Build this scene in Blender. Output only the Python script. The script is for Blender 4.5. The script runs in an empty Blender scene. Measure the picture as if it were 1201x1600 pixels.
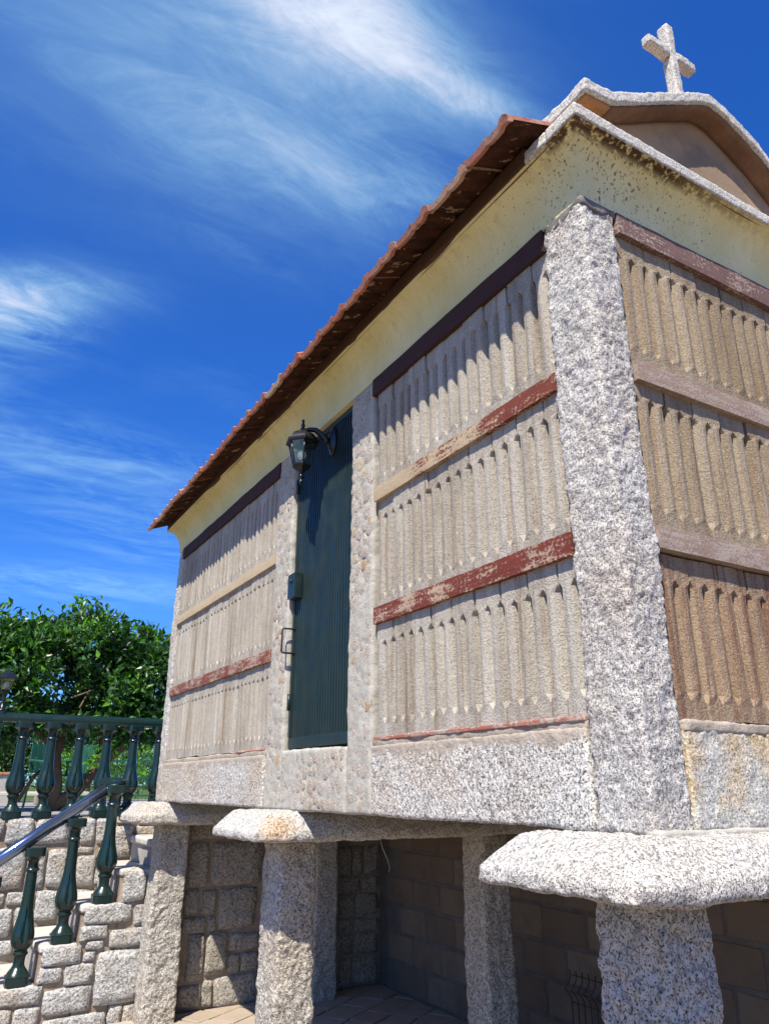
import bpy, bmesh, math, random
import numpy as np
from mathutils import Vector, Matrix
random.seed(7); RNG = np.random.default_rng(7)
S = bpy.context.scene
COL = S.collection
# ------------------------------------------------------------------ camera
cd = bpy.data.cameras.new('camera'); cam = bpy.data.objects.new('camera', cd); COL.objects.link(cam)
RT = Vector((0.86191299, -0.50705618, 0.0)); UP = Vector((-0.17503931, -0.29781788, 0.93843793)); FW = Vector((0.47588574, 0.80882541, 0.34544787))
M = Matrix((RT, UP, -FW)).transposed().to_4x4()
CAM = Vector((-1.65936, -1.44448, 1.6)); M.translation = CAM
cam.matrix_world = M
cd.sensor_fit = 'HORIZONTAL'; cd.sensor_width = 36; cd.lens = 1160.53 / 1201 * 36
cd.clip_start = 0.05; cd.clip_end = 2000
S.camera = cam
# ------------------------------------------------------------------ sun and sky
SUN = Vector((-0.762, -0.648, 1.425)).normalized()
EL = math.asin(SUN.z); ROT = math.atan2(SUN.x, SUN.y)
sd = bpy.data.lights.new('sun', 'SUN'); sd.energy = 5.0; sd.angle = math.radians(0.53); sd.color = (1.0, 0.925, 0.80)
sun = bpy.data.objects.new('sun', sd); COL.objects.link(sun); sun.rotation_euler = SUN.to_track_quat('Z', 'Y').to_euler()
W = bpy.data.worlds.new('World'); S.world = W; W.use_nodes = True
wn = W.node_tree.nodes; wl = W.node_tree.links; wn.clear()
def build_world():
    N = lambda t: wn.new(t)
    L = wl.new
    out = N('ShaderNodeOutputWorld'); bg = N('ShaderNodeBackground'); bg.inputs[1].default_value = 0.052
    L(bg.outputs[0], out.inputs[0])
    sky = N('ShaderNodeTexSky'); sky.sky_type = 'NISHITA'; sky.sun_disc = False
    sky.sun_elevation = EL; sky.sun_rotation = ROT; sky.air_density = 1.0; sky.dust_density = 0.35; sky.ozone_density = 3.0; sky.altitude = 300
    hs = N('ShaderNodeHueSaturation'); hs.inputs['Saturation'].default_value = 1.28; hs.inputs['Value'].default_value = 1.0
    L(sky.outputs[0], hs.inputs['Color'])
    gn = N('ShaderNodeMix'); gn.data_type = 'RGBA'; gn.blend_type = 'MULTIPLY'; gn.inputs['Factor'].default_value = 1.0; gn.inputs['B'].default_value = (0.92, 1.50, 2.50, 1); gn.clamp_result = False
    L(hs.outputs[0], gn.inputs['A'])
    tc = N('ShaderNodeTexCoord'); sp = N('ShaderNodeSeparateXYZ'); L(tc.outputs['Generated'], sp.inputs[0])
    def m(op, a, b=None, c=None, clamp=False):
        n = N('ShaderNodeMath'); n.operation = op; n.use_clamp = clamp
        for i, v in enumerate((a, b, c)):
            if v is None: continue
            if isinstance(v, (int, float)): n.inputs[i].default_value = v
            else: L(v, n.inputs[i])
        return n.outputs[0]
    az = m('MULTIPLY', m('ARCTAN2', sp.outputs[0], sp.outputs[1]), 57.2958)
    el = m('MULTIPLY', m('ARCSINE', sp.outputs[2]), 57.2958)
    hor = m('COSINE', m('DIVIDE', el, 57.2958))
    # coordinates in a layer of cloud: the direction flattened by its height
    den = m('ADD', m('MAXIMUM', sp.outputs[2], 0.0), 0.18)
    cx = m('DIVIDE', sp.outputs[0], den); cy = m('DIVIDE', sp.outputs[1], den)
    def noise(scale, sx, sy, ang, det, rough, dist, off):
        cmb = N('ShaderNodeCombineXYZ'); L(cx, cmb.inputs[0]); L(cy, cmb.inputs[1]); cmb.inputs[2].default_value = off
        mp = N('ShaderNodeMapping'); mp.inputs['Rotation'].default_value = (0, 0, math.radians(ang)); mp.inputs['Scale'].default_value = (sx, sy, 1)
        L(cmb.outputs[0], mp.inputs[0])
        n = N('ShaderNodeTexNoise'); n.inputs['Scale'].default_value = scale; n.inputs['Detail'].default_value = det
        n.inputs['Roughness'].default_value = rough; n.inputs['Distortion'].default_value = dist
        L(mp.outputs[0], n.inputs['Vector']); return n.outputs['Fac']
    def blob(a0, e0, sa, se, rot):
        da = m('MULTIPLY', m('SUBTRACT', az, a0), hor); de = m('SUBTRACT', el, e0)
        c, s = math.cos(math.radians(rot)), math.sin(math.radians(rot))
        u = m('ADD', m('MULTIPLY', da, c), m('MULTIPLY', de, s)); v = m('SUBTRACT', m('MULTIPLY', de, c), m('MULTIPLY', da, s))
        q = m('ADD', m('POWER', m('DIVIDE', u, sa), 2.0), m('POWER', m('DIVIDE', v, se), 2.0))
        return m('EXPONENT', m('MULTIPLY', q, -1.0))
    fib = noise(2.6, 0.75, 2.1, 30, 10, 0.66, 0.9, 0.3)
    fine = noise(7.5, 0.75, 2.0, 24, 10, 0.72, 1.1, 4.0)
    soft = noise(1.1, 1, 1.4, 40, 4, 0.5, 0.3, 9.0)
    def ramp(v, lo, hi):
        n = N('ShaderNodeMapRange'); n.inputs['From Min'].default_value = lo; n.inputs['From Max'].default_value = hi; n.interpolation_type = 'SMOOTHSTEP'
        L(v, n.inputs['Value']); return n.outputs[0]
    wisp = m('ADD', m('MULTIPLY', ramp(fib, 0.36, 0.72), 0.75), m('MULTIPLY', ramp(fine, 0.40, 0.75), 0.5))
    body = m('ADD', m('MULTIPLY', m('MULTIPLY', ramp(fib, 0.26, 0.62), ramp(fine, 0.15, 0.7)), 1.15), 0.10)
    core = m('ADD', m('MULTIPLY', body, 0.95), m('ADD', m('MULTIPLY', soft, 0.25), 0.06))
    terms = [
        (m('MULTIPLY', blob(30.5, 51.8, 7.5, 2.1, -28), core), 0.80),
        (m('MULTIPLY', blob(24.0, 54.2, 6.5, 3.2, -26), core), 0.62),
        (m('MULTIPLY', blob(16, 58, 8.0, 4.6, -20), core), 0.55),
        (m('MULTIPLY', blob(37, 49.8, 5.0, 0.9, -28), body), 0.6),
        (m('MULTIPLY', blob(14, 48.5, 16, 6.0, -14), m('ADD', m('MULTIPLY', wisp, 0.45), m('MULTIPLY', soft, 0.55))), 0.36),
        (m('MULTIPLY', blob(5, 52, 18, 10, -10), m('ADD', m('MULTIPLY', wisp, 0.35), m('MULTIPLY', soft, 0.8))), 0.36),
        (m('MULTIPLY', blob(27, 44.5, 10, 2.6, -10), wisp), 0.30),
        (m('MULTIPLY', blob(0.0, 32.5, 5.2, 1.6, 14), core), 0.85),
        (m('MULTIPLY', blob(-2, 29.4, 5.5, 2.6, 34), wisp), 0.65),
        (m('MULTIPLY', blob(17.5, 38.8, 3.0, 0.8, -18), wisp), 0.22),
        (m('MULTIPLY', blob(6, 22.4, 12, 2.4, -4), wisp), 0.36),
        (m('MULTIPLY', blob(12, 17.5, 8, 2.2, -6), wisp), 0.34),
        (m('MULTIPLY', blob(7, 13.4, 9, 1.1, 0), wisp), 0.50),
        (m('MULTIPLY', m('MULTIPLY', ramp(soft, 0.55, 0.8), wisp), 1.0), 0.16),
    ]
    tot = None
    for t, k in terms:
        v = m('MULTIPLY', t, k); tot = v if tot is None else m('ADD', tot, v)
    tot = m('SUBTRACT', 1.0, m('EXPONENT', m('MULTIPLY', tot, -1.05)))
    up = ramp(sp.outputs[2], 0.0, 0.06)
    tot = m('MULTIPLY', m('MINIMUM', tot, 0.88), up)
    cc = N('ShaderNodeMix'); cc.data_type = 'RGBA'; L(ramp(tot, 0.18, 0.70), cc.inputs['Factor'])
    cc.inputs['A'].default_value = (6.6, 11.8, 13.8, 1); cc.inputs['B'].default_value = (11.0, 12.2, 13.6, 1)   # thin veil, thick cloud
    mx = N('ShaderNodeMix'); mx.data_type = 'RGBA'
    L(tot, mx.inputs['Factor']); L(gn.outputs['Result'], mx.inputs['A']); L(cc.outputs['Result'], mx.inputs['B'])
    L(mx.outputs['Result'], bg.inputs[0])
build_world()
S.view_settings.view_transform = 'Standard'; S.view_settings.look = 'None'; S.view_settings.gamma = 1; S.view_settings.use_curve_mapping = False
S.view_settings.exposure = 0.68
# ------------------------------------------------------------------ numpy noise
def _h(i, j, k, s):
    n = (i * 374761393 + j * 668265263 + k * 2147483647 + s * 974634777) & 0xFFFFFFFF
    n = ((n ^ (n >> 13)) * 1274126177) & 0xFFFFFFFF
    return ((n ^ (n >> 16)) & 0xFFFF) / 32767.5 - 1.0
def vn(P, f, s=0):
    Q = np.asarray(P, float) * f + 1000.0
    I = np.floor(Q).astype(np.int64); F = Q - I; F = F * F * (3 - 2 * F)
    r = 0
    for a in (0, 1):
        for b in (0, 1):
            for c in (0, 1):
                w = (F[:, 0] if a else 1 - F[:, 0]) * (F[:, 1] if b else 1 - F[:, 1]) * (F[:, 2] if c else 1 - F[:, 2])
                r = r + w * _h(I[:, 0] + a, I[:, 1] + b, I[:, 2] + c, s)
    return r
# ------------------------------------------------------------------ object helpers
def mesh_obj(name, V, F, mats, parent=None, smooth=False, mi=None):
    me = bpy.data.meshes.new(name)
    V = np.asarray(V, dtype=np.float32)
    if isinstance(F, np.ndarray):
        n = len(F); k = F.shape[1]
        me.vertices.add(len(V)); me.vertices.foreach_set('co', V.ravel())
        me.loops.add(n * k); me.loops.foreach_set('vertex_index', F.astype(np.int32).ravel())
        me.polygons.add(n); me.polygons.foreach_set('loop_start', np.arange(0, n * k, k, dtype=np.int32))
        me.update(calc_edges=True)
    else:
        me.from_pydata([tuple(v) for v in V.tolist()], [], F); me.update()
    if not isinstance(mats, (list, tuple)): mats = [mats]
    for x in mats: me.materials.append(x)
    if mi is not None: me.polygons.foreach_set('material_index', np.asarray(mi, dtype=np.int32))
    me.polygons.foreach_set('use_smooth', np.full(len(me.polygons), bool(smooth)))
    me.validate(); me.update()
    o = bpy.data.objects.new(name, me); COL.objects.link(o)
    if parent: o.parent = parent
    return o
def inst(src, name, parent=None, M4=None):
    o = bpy.data.objects.new(name, src.data if hasattr(src, 'data') else src); COL.objects.link(o)
    if parent: o.parent = parent
    if M4 is not None: o.matrix_basis = M4
    return o
def thing(name, label, cat, loc=(0, 0, 0), group=None):
    o = bpy.data.objects.new(name, None); COL.objects.link(o); o.location = loc; o.empty_display_size = 0.1
    tag(o, label, cat, group); return o
def tag(o, label=None, cat=None, group=None, kind=None):
    if label: o['label'] = label
    if cat: o['category'] = cat
    if group: o['group'] = group
    if kind: o['kind'] = kind
    return o
def lattice(n):
    nx, ny, nz = n
    idx = -np.ones((nx + 1, ny + 1, nz + 1), dtype=np.int64)
    m = np.zeros(idx.shape, bool)
    m[0] = m[-1] = True; m[:, 0] = m[:, -1] = True; m[:, :, 0] = m[:, :, -1] = True
    ijk = np.argwhere(m); idx[m] = np.arange(len(ijk))
    fs = []
    def q(a, flip):
        a0, a1, a2, a3 = a[:-1, :-1].ravel(), a[1:, :-1].ravel(), a[1:, 1:].ravel(), a[:-1, 1:].ravel()
        f = np.stack((a0, a1, a2, a3), 1)
        fs.append(f[:, ::-1] if flip else f)
    q(idx[0], True); q(idx[-1], False); q(idx[:, 0], False); q(idx[:, -1], True); q(idx[:, :, 0], True); q(idx[:, :, -1], False)
    return ijk, np.concatenate(fs)
def rough_box(name, lo, hi, res, mat, parent=None, r=0.01, amps=((4, 0.006), (35, 0.003), (110, 0.002)), warp=None, seed=0, smooth=True, origin=None):
    lo = np.array(lo, float); hi = np.array(hi, float); d = hi - lo
    rs = np.array(res if hasattr(res, '__len__') else (res,) * 3, float)
    n = np.maximum(1, np.ceil(d / rs).astype(int))
    ijk, F = lattice(n)
    P = lo + d * ijk / n
    r = min(r, d.min() * 0.45)
    C = np.clip(P, lo + r, hi - r); D = P - C; L = np.linalg.norm(D, axis=1); L[L == 0] = 1; D = D / L[:, None]
    P = C + D * r
    Q = P.copy()
    disp = sum(a * vn(P, f, seed + 17 * k) for k, (f, a) in enumerate(amps)) if amps else 0
    P = P + D * np.reshape(disp, (-1, 1)) if amps else P
    if warp: P = warp(P)
    o = mesh_obj(name, P, F, mat, parent, smooth)
    return o
def box(name, lo, hi, mat, parent=None, bev=0.0):
    (a, b, c), (d, e, f) = lo, hi
    if bev:
        return rough_box(name, lo, hi, tuple(max(1e-3, (h - l)) / 2.0001 if (h - l) < 3 * bev else (h - l) / 3.0001 for l, h in zip(lo, hi)), mat, parent, r=bev, amps=None, smooth=False)
    V = [(a, b, c), (d, b, c), (d, e, c), (a, e, c), (a, b, f), (d, b, f), (d, e, f), (a, e, f)]
    return mesh_obj(name, V, [(0, 3, 2, 1), (4, 5, 6, 7), (0, 1, 5, 4), (1, 2, 6, 5), (2, 3, 7, 6), (3, 0, 4, 7)], mat, parent)
def tube_geo(pts, rad, n=8, V=None, F=None, cap=True):
    V = [] if V is None else V; F = [] if F is None else F
    pts = [Vector(p) for p in pts]; base = len(V)
    rad = rad if hasattr(rad, '__len__') else [rad] * len(pts)
    prev = None
    for i, p in enumerate(pts):
        t = (pts[min(i + 1, len(pts) - 1)] - pts[max(i - 1, 0)]).normalized()
        if prev is None:
            a = Vector((0, 0, 1)) if abs(t.z) < 0.9 else Vector((1, 0, 0)); u = t.cross(a).normalized()
        else:
            u = (prev - t * prev.dot(t)).normalized()
        prev = u; v = t.cross(u)
        for k in range(n):
            an = 2 * math.pi * k / n
            V.append(tuple(p + (u * math.cos(an) + v * math.sin(an)) * rad[i]))
    for i in range(len(pts) - 1):
        for k in range(n):
            a = base + i * n + k; b = base + i * n + (k + 1) % n
            F.append((a, b, b + n, a + n))
    if cap:
        F.append(tuple(base + k for k in range(n))[::-1]); F.append(tuple(base + (len(pts) - 1) * n + k for k in range(n)))
    return V, F
def tube(name, pts, rad, mat, parent=None, n=8):
    V, F = tube_geo(pts, rad, n); return mesh_obj(name, V, F, mat, parent, True)
def lathe(name, prof, n, mat, parent=None, mod=None, smooth=True, rot=0.0):
    V = []; F = []
    for z, r in prof:
        for k in range(n):
            a = 2 * math.pi * k / n + rot; rr = r * (mod(z, a) if mod else 1)
            V.append((rr * math.cos(a), rr * math.sin(a), z))
    for i in range(len(prof) - 1):
        for k in range(n):
            a = i * n + k; b = i * n + (k + 1) % n; F.append((a, b, b + n, a + n))
    F.append(tuple(range(n))[::-1]); F.append(tuple((len(prof) - 1) * n + k for k in range(n)))
    return mesh_obj(name, V, F, mat, parent, smooth)
# ------------------------------------------------------------------ materials
class NT:
    def __init__(s, name, rough=0.9, spec=0.3):
        s.m = bpy.data.materials.new(name); s.m.use_nodes = True; s.n = s.m.node_tree.nodes; s.l = s.m.node_tree.links
        s.b = s.n['Principled BSDF']; s.b.inputs['Roughness'].default_value = rough; s.b.inputs['Specular IOR Level'].default_value = spec
        s.tc = s.n.new('ShaderNodeTexCoord'); s.co = s.tc.outputs['Object']
        s.gp = s.n.new('ShaderNodeNewGeometry').outputs['Position']
    def mapc(s, scale=(1, 1, 1), off=None, world=False):
        mp = s.n.new('ShaderNodeMapping'); mp.inputs['Scale'].default_value = scale
        s.l.new(s.gp if world else s.co, mp.inputs[0])
        return mp.outputs[0]
    def noise(s, scale, det=3, rough=0.5, dist=0.0, vec=None, world=True):
        n = s.n.new('ShaderNodeTexNoise'); n.inputs['Scale'].default_value = scale; n.inputs['Detail'].default_value = det
        n.inputs['Roughness'].default_value = rough; n.inputs['Distortion'].default_value = dist
        s.l.new(vec if vec is not None else (s.gp if world else s.co), n.inputs['Vector']); return n.outputs['Fac']
    def vor(s, scale, feature='F1', vec=None, out='Distance', rnd=1.0):
        n = s.n.new('ShaderNodeTexVoronoi'); n.inputs['Scale'].default_value = scale; n.feature = feature; n.inputs['Randomness'].default_value = rnd
        s.l.new(vec if vec is not None else s.gp, n.inputs['Vector']); return n.outputs[out]
    def ramp(s, v, stops, interp='LINEAR'):
        n = s.n.new('ShaderNodeValToRGB'); e = n.color_ramp.elements; n.color_ramp.interpolation = interp
        while len(e) < len(stops): e.new(0.5)
        for i, (p, c) in enumerate(stops):
            e[i].position = p; e[i].color = (c, c, c, 1) if isinstance(c, (int, float)) else (*c, 1)
        s.l.new(v, n.inputs[0]); return n.outputs[0]
    def mix(s, f, a, b, mode='MIX'):
        n = s.n.new('ShaderNodeMix'); n.data_type = 'RGBA'; n.blend_type = mode; n.clamp_factor = True
        for v, k in ((f, 'Factor'), (a, 'A'), (b, 'B')):
            if isinstance(v, (int, float)):
                n.inputs[k].default_value = v if k == 'Factor' else (v, v, v, 1)
            elif isinstance(v, tuple): n.inputs[k].default_value = (*v, 1)
            else: s.l.new(v, n.inputs[k])
        return n.outputs['Result']
    def math(s, op, a, b=None, clamp=False):
        n = s.n.new('ShaderNodeMath'); n.operation = op; n.use_clamp = clamp
        for i, v in enumerate((a, b)):
            if v is None: continue
            if isinstance(v, (int, float)): n.inputs[i].default_value = v
            else: s.l.new(v, n.inputs[i])
        return n.outputs[0]
    def sep(s):
        n = s.n.new('ShaderNodeSeparateXYZ'); s.l.new(s.gp, n.inputs[0]); return n.outputs
    def rand(s): return s.n.new('ShaderNodeObjectInfo').outputs['Random']
    def col(s, c):
        if isinstance(c, tuple): s.b.inputs['Base Color'].default_value = (*c, 1)
        else: s.l.new(c, s.b.inputs['Base Color'])
    def rough(s, v): s.l.new(v, s.b.inputs['Roughness'])
    def bump(s, h, dist=0.004, strength=1.0, prev=None):
        n = s.n.new('ShaderNodeBump'); n.inputs['Distance'].default_value = dist; n.inputs['Strength'].default_value = strength
        s.l.new(h, n.inputs['Height'])
        if prev is not None: s.l.new(prev, n.inputs['Normal'])
        s.l.new(n.outputs[0], s.b.inputs['Normal']); return n.outputs[0]

def granite(name, light=(0.55, 0.525, 0.48), mid=(0.26, 0.245, 0.22), dark=(0.045, 0.045, 0.05), tint=(0.36, 0.27, 0.17), tint_amt=0.35, gs=118, bump=0.006, speck=0.425, lichen=False, cement=None):
    t = NT(name, 0.85, 0.25)
    n1 = t.noise(gs, 3, 0.62); n2 = t.noise(gs * 2.3, 2, 0.6)
    base = t.ramp(n1, [(0.38, mid), (0.50, light), (0.66, tuple(min(1, c * 1.25) for c in light))])
    sp = t.ramp(n2, [(speck - 0.04, 1.0), (speck + 0.03, 0.0)])
    c = t.mix(t.math('MULTIPLY', sp, 0.96), base, dark)
    big = t.noise(1.6, 4, 0.6); c = t.mix(t.math('MULTIPLY', t.ramp(big, [(0.45, 0.0), (0.68, 1.0)]), tint_amt), c, t.mix(1.0, c, tuple(2.2 * x for x in tint), 'MULTIPLY'))
    dk = t.noise(5.5, 5, 0.7); c = t.mix(t.math('MULTIPLY', t.ramp(dk, [(0.56, 0.0), (0.72, 1.0)]), 0.5), c, t.mix(1.0, c, (0.36, 0.355, 0.35), 'MULTIPLY'))
    c = t.mix(t.math('MULTIPLY', t.ramp(t.noise(9, 4, 0.65), [(0.52, 0.0), (0.70, 1.0)]), 0.45), c, t.mix(1.0, c, (1.28, 1.27, 1.25), 'MULTIPLY'))
    if lichen:
        v = t.vor(3.6); lm = t.math('MULTIPLY', t.ramp(v, [(0.05, 1.0), (0.10, 0.0)]), t.ramp(t.noise(60, 2), [(0.44, 0.0), (0.52, 1.0)]))
        c = t.mix(lm, c, (0.42, 0.17, 0.03))
    if name == 'granite capstone':                 # rust run on the end of the middle capstone
        vm = t.n.new('ShaderNodeVectorMath'); vm.operation = 'DISTANCE'; t.l.new(t.gp, vm.inputs[0]); vm.inputs[1].default_value = (-0.13, 2.17, 1.41)
        e = t.math('ADD', vm.outputs['Value'], t.math('MULTIPLY', t.math('SUBTRACT', t.noise(16, 4, 0.65), 0.5), 0.10))
        c = t.mix(t.math('MULTIPLY', t.ramp(e, [(0.03, 1.0), (0.12, 0.0)]), 0.65), c, t.mix(1.0, c, (1.0, 0.60, 0.28), 'MULTIPLY'))
    if cement:                                     # a thin cement wash run over the upper edge, its border irregular
        e = t.math('ADD', t.math('MULTIPLY', t.math('SUBTRACT', t.noise(7, 5, 0.65), 0.5), 0.16), t.sep()[2])
        c = t.mix(t.ramp(t.math('SUBTRACT', e, 1.0), [(cement - 0.012, 0.0), (cement + 0.012, 1.0)]), c, t.mix(t.noise(25, 5, 0.7), (0.25, 0.20, 0.15), (0.50, 0.44, 0.36)))
    t.col(c)
    h = t.math('ADD', t.math('MULTIPLY', n1, 0.9), t.math('MULTIPLY', n2, 0.35))
    h2 = t.math('ADD', h, t.math('MULTIPLY', t.noise(28, 3, 0.6), 1.1))
    if gs < 70: h2 = t.math('ADD', h2, t.math('MULTIPLY', t.noise(13, 4, 0.65, 0.6), 3.2))
    t.bump(h2, bump)
    return t.m
MT = {}
MT['granite'] = granite('bush hammered granite', lichen=True, gs=115, bump=0.005)
MT['granite_base'] = granite('granite base', light=(0.60, 0.575, 0.52), mid=(0.30, 0.275, 0.235), gs=78, bump=0.005, speck=0.435, tint_amt=0.5, cement=0.725)
MT['granite_far'] = granite('granite pillar', light=(0.48, 0.45, 0.39), mid=(0.27, 0.245, 0.205), dark=(0.05, 0.042, 0.038), gs=69, bump=0.007, tint_amt=0.3)
MT['granite_slab'] = granite('granite capstone', light=(0.56, 0.545, 0.50), gs=108, bump=0.006, speck=0.42, tint_amt=0.3)
MT['granite_trim'] = granite('granite coping', light=(0.52, 0.50, 0.45), mid=(0.34, 0.31, 0.26), gs=110, bump=0.004, speck=0.36, tint_amt=0.2)
MT['granite_wall'] = granite('granite rubble', light=(0.46, 0.455, 0.43), mid=(0.24, 0.237, 0.225), dark=(0.08, 0.08, 0.085), gs=60, bump=0.010, speck=0.36, tint_amt=0.75)

MT['granite_shade'] = granite('shade darkened rubble granite', light=(0.36, 0.335, 0.285), mid=(0.20, 0.18, 0.145), dark=(0.06, 0.05, 0.04), gs=60, bump=0.010, speck=0.36, tint_amt=0.45)  # darker copy of the rubble granite, the back wall's shade put into its colour
def m_gable_base():
    t = NT('granite with ochre stain', 0.9, 0.2)
    n1 = t.noise(105, 3, 0.62); n2 = t.noise(200, 2, 0.6)
    base = t.ramp(n1, [(0.38, (0.36, 0.34, 0.29)), (0.5, (0.50, 0.48, 0.42)), (0.66, (0.66, 0.64, 0.58))])
    c = t.mix(t.math('MULTIPLY', t.ramp(n2, [(0.36, 1.0), (0.43, 0.0)]), 0.85), base, (0.06, 0.06, 0.055))
    c = t.mix(t.math('MULTIPLY', t.ramp(t.noise(5, 3, 0.6), [(0.45, 0.0), (0.62, 1.0)]), 0.75), c, t.mix(1.0, c, (1.05, 0.80, 0.48), 'MULTIPLY'))
    z = t.sep()[2]
    edge = t.math('ADD', t.math('MULTIPLY', t.noise(6, 4, 0.6), 0.16), z)
    mor = t.math('MAXIMUM', t.ramp(t.math('SUBTRACT', edge, 0.0), [(0.0, 0.0), (1.0, 0.0)]), 0.0)
    t.col(c); t.bump(t.math('ADD', n1, t.math('MULTIPLY', t.noise(30, 3), 1.0)), 0.005); return t.m
MT['gable_base'] = m_gable_base()

def m_cement(name, a, b, s=30, bump=0.002, stain=None):
    t = NT(name, 0.95, 0.15)
    c = t.mix(t.ramp(t.noise(s * 0.25, 5, 0.65), [(0.35, 0.0), (0.65, 1.0)]), a, b)
    c = t.mix(t.math('MULTIPLY', t.ramp(t.noise(s * 6, 2, 0.6), [(0.36, 1.0), (0.5, 0.0)]), 0.35), c, tuple(x * 0.4 for x in a))
    if stain: c = t.mix(t.math('MULTIPLY', t.ramp(t.noise(3.0, 5, 0.7), [(0.5, 0.0), (0.7, 1.0)]), 0.7), c, stain)
    t.col(c); t.bump(t.math('ADD', t.noise(s, 4, 0.6), t.math('MULTIPLY', t.noise(s * 6, 2, 0.6), 0.4)), bump); return t.m
MT['mortar_pale'] = m_cement('pale lime mortar', (0.39, 0.37, 0.31), (0.49, 0.465, 0.40), 40, 0.005)
MT['mortar_grey'] = m_cement('grey cement', (0.30, 0.285, 0.26), (0.42, 0.40, 0.37), 35, 0.004)
MT['wash'] = m_cement('brown cement wash', (0.30, 0.25, 0.19), (0.46, 0.40, 0.33), 35, 0.005)
MT['mortar_sand'] = m_cement('sandy joint mortar', (0.26, 0.20, 0.14), (0.40, 0.33, 0.25), 30, 0.010)
MT['shadow_grey'] = m_cement('dark shadow strip', (0.12, 0.11, 0.10), (0.24, 0.22, 0.20), 60, 0.004)  # tone of the cove's shadow, for the strip on the near column
MT['inner'] = m_cement('rough inner wall', (0.12, 0.10, 0.085), (0.17, 0.15, 0.13), 30, 0.002)

def m_slat(name, c0, c1, stain, st_amt, streak=(0.50, 0.62)):
    t = NT(name, 0.95, 0.12)
    v = t.mapc((14, 14, 1.1), world=True)
    c = t.mix(t.ramp(t.noise(1.0, 4, 0.6, vec=v), [(0.35, 0.0), (0.65, 1.0)]), c0, c1)
    v2 = t.mapc((26, 26, 0.9), world=True)
    c = t.mix(t.math('MULTIPLY', t.ramp(t.noise(1.0, 5, 0.7, vec=v2), [(streak[0], 0.0), (streak[1], 1.0)]), st_amt), c, stain)
    c = t.mix(t.math('MULTIPLY', t.ramp(t.noise(3.3, 5, 0.7), [(0.48, 0.0), (0.7, 1.0)]), 0.35), c, t.mix(1.0, c, (0.62, 0.58, 0.53), 'MULTIPLY'))
    c = t.mix(t.math('MULTIPLY', t.ramp(t.noise(210, 2, 0.6), [(0.38, 1.0), (0.46, 0.0)]), 0.6), c, (0.10, 0.085, 0.07))
    c = t.mix(t.math('MULTIPLY', t.ramp(t.noise(190, 2, 0.6, vec=t.mapc((1.1, 1, 1), world=True)), [(0.60, 0.0), (0.68, 1.0)]), 0.4), c, (0.62, 0.58, 0.50))
    rr = t.rand(); c = t.mix(0.55, c, t.mix(1.0, c, t.ramp(rr, [(0.0, (0.74, 0.70, 0.65)), (0.5, (1.0, 0.98, 0.96)), (1.0, (1.06, 1.08, 1.10))]), 'MULTIPLY'))
    t.col(c); t.bump(t.math('ADD', t.noise(160, 3, 0.7), t.math('MULTIPLY', t.noise(40, 3, 0.6), 1.2)), 0.0035); return t.m
MT['slat'] = m_slat('weathered precast concrete', (0.36, 0.325, 0.265), (0.49, 0.455, 0.385), (0.25, 0.165, 0.095), 0.65, (0.54, 0.66))
MT['slat_gable'] = m_slat('ochre weathered concrete', (0.26, 0.20, 0.135), (0.36, 0.295, 0.21), (0.24, 0.155, 0.085), 0.5)
MT['slat_brown'] = m_slat('brown stained concrete', (0.24, 0.155, 0.095), (0.36, 0.27, 0.18), (0.16, 0.065, 0.04), 0.75)

def m_worn(name, paint, under, amt, grain=(70, 9, 70), dirt=0.3, grad=None):
    t = NT(name, 0.8, 0.25)
    n = t.noise(1.0, 5, 0.7, vec=t.mapc(grain, world=True)); n2 = t.noise(7, 4, 0.6)
    n3 = t.noise(85, 3, 0.7); m = t.math('ADD', t.math('ADD', t.math('MULTIPLY', n, 0.35), t.math('MULTIPLY', n2, 0.30)), t.math('MULTIPLY', n3, 0.35))
    if grad:                                      # the paint has worn away towards one end of the beam
        ax, a, b, k = grad
        mr = t.n.new('ShaderNodeMapRange'); mr.inputs['From Min'].default_value = a; mr.inputs['From Max'].default_value = b; mr.inputs['To Min'].default_value = -k; mr.inputs['To Max'].default_value = k
        t.l.new(t.sep()[ax], mr.inputs['Value']); m = t.math('ADD', m, mr.outputs[0])
    f = t.ramp(m, [(amt - 0.025, 0.0), (amt + 0.025, 1.0)])
    pc = t.mix(t.noise(12, 4, 0.6), paint, tuple(x * 1.5 for x in paint)); uc = t.mix(n, tuple(x * 0.75 for x in under), tuple(min(1, x * 1.15) for x in under))
    c = t.mix(f, pc, uc)
    c = t.mix(t.math('MULTIPLY', t.ramp(t.noise(130, 2, 0.6), [(0.34, 1.0), (0.44, 0.0)]), dirt), c, (0.08, 0.05, 0.04))
    t.col(c); t.bump(t.math('ADD', n, t.math('MULTIPLY', f, -0.35)), 0.002); return t.m
MT['beam_red'] = m_worn('flaking oxide red paint', (0.125, 0.027, 0.018), (0.42, 0.31, 0.22), 0.53)
MT['beam_red_far'] = m_worn('faded oxide red paint', (0.15, 0.045, 0.03), (0.40, 0.31, 0.24), 0.515)
MT['beam_half'] = m_worn('half bare beam', (0.13, 0.032, 0.02), (0.44, 0.34, 0.22), 0.495, grad=(1, 0.20, 1.15, 0.085))
MT['beam_bare'] = m_worn('bare timber', (0.26, 0.13, 0.08), (0.48, 0.38, 0.25), 0.33)
MT['beam_plum'] = m_worn('dark plum paint', (0.044, 0.020, 0.018), (0.20, 0.13, 0.11), 0.68, dirt=0.3)
MT['beam_plum_gable'] = m_worn('weathered plum paint', (0.12, 0.07, 0.06), (0.36, 0.28, 0.23), 0.54, grain=(9, 70, 70))
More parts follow.
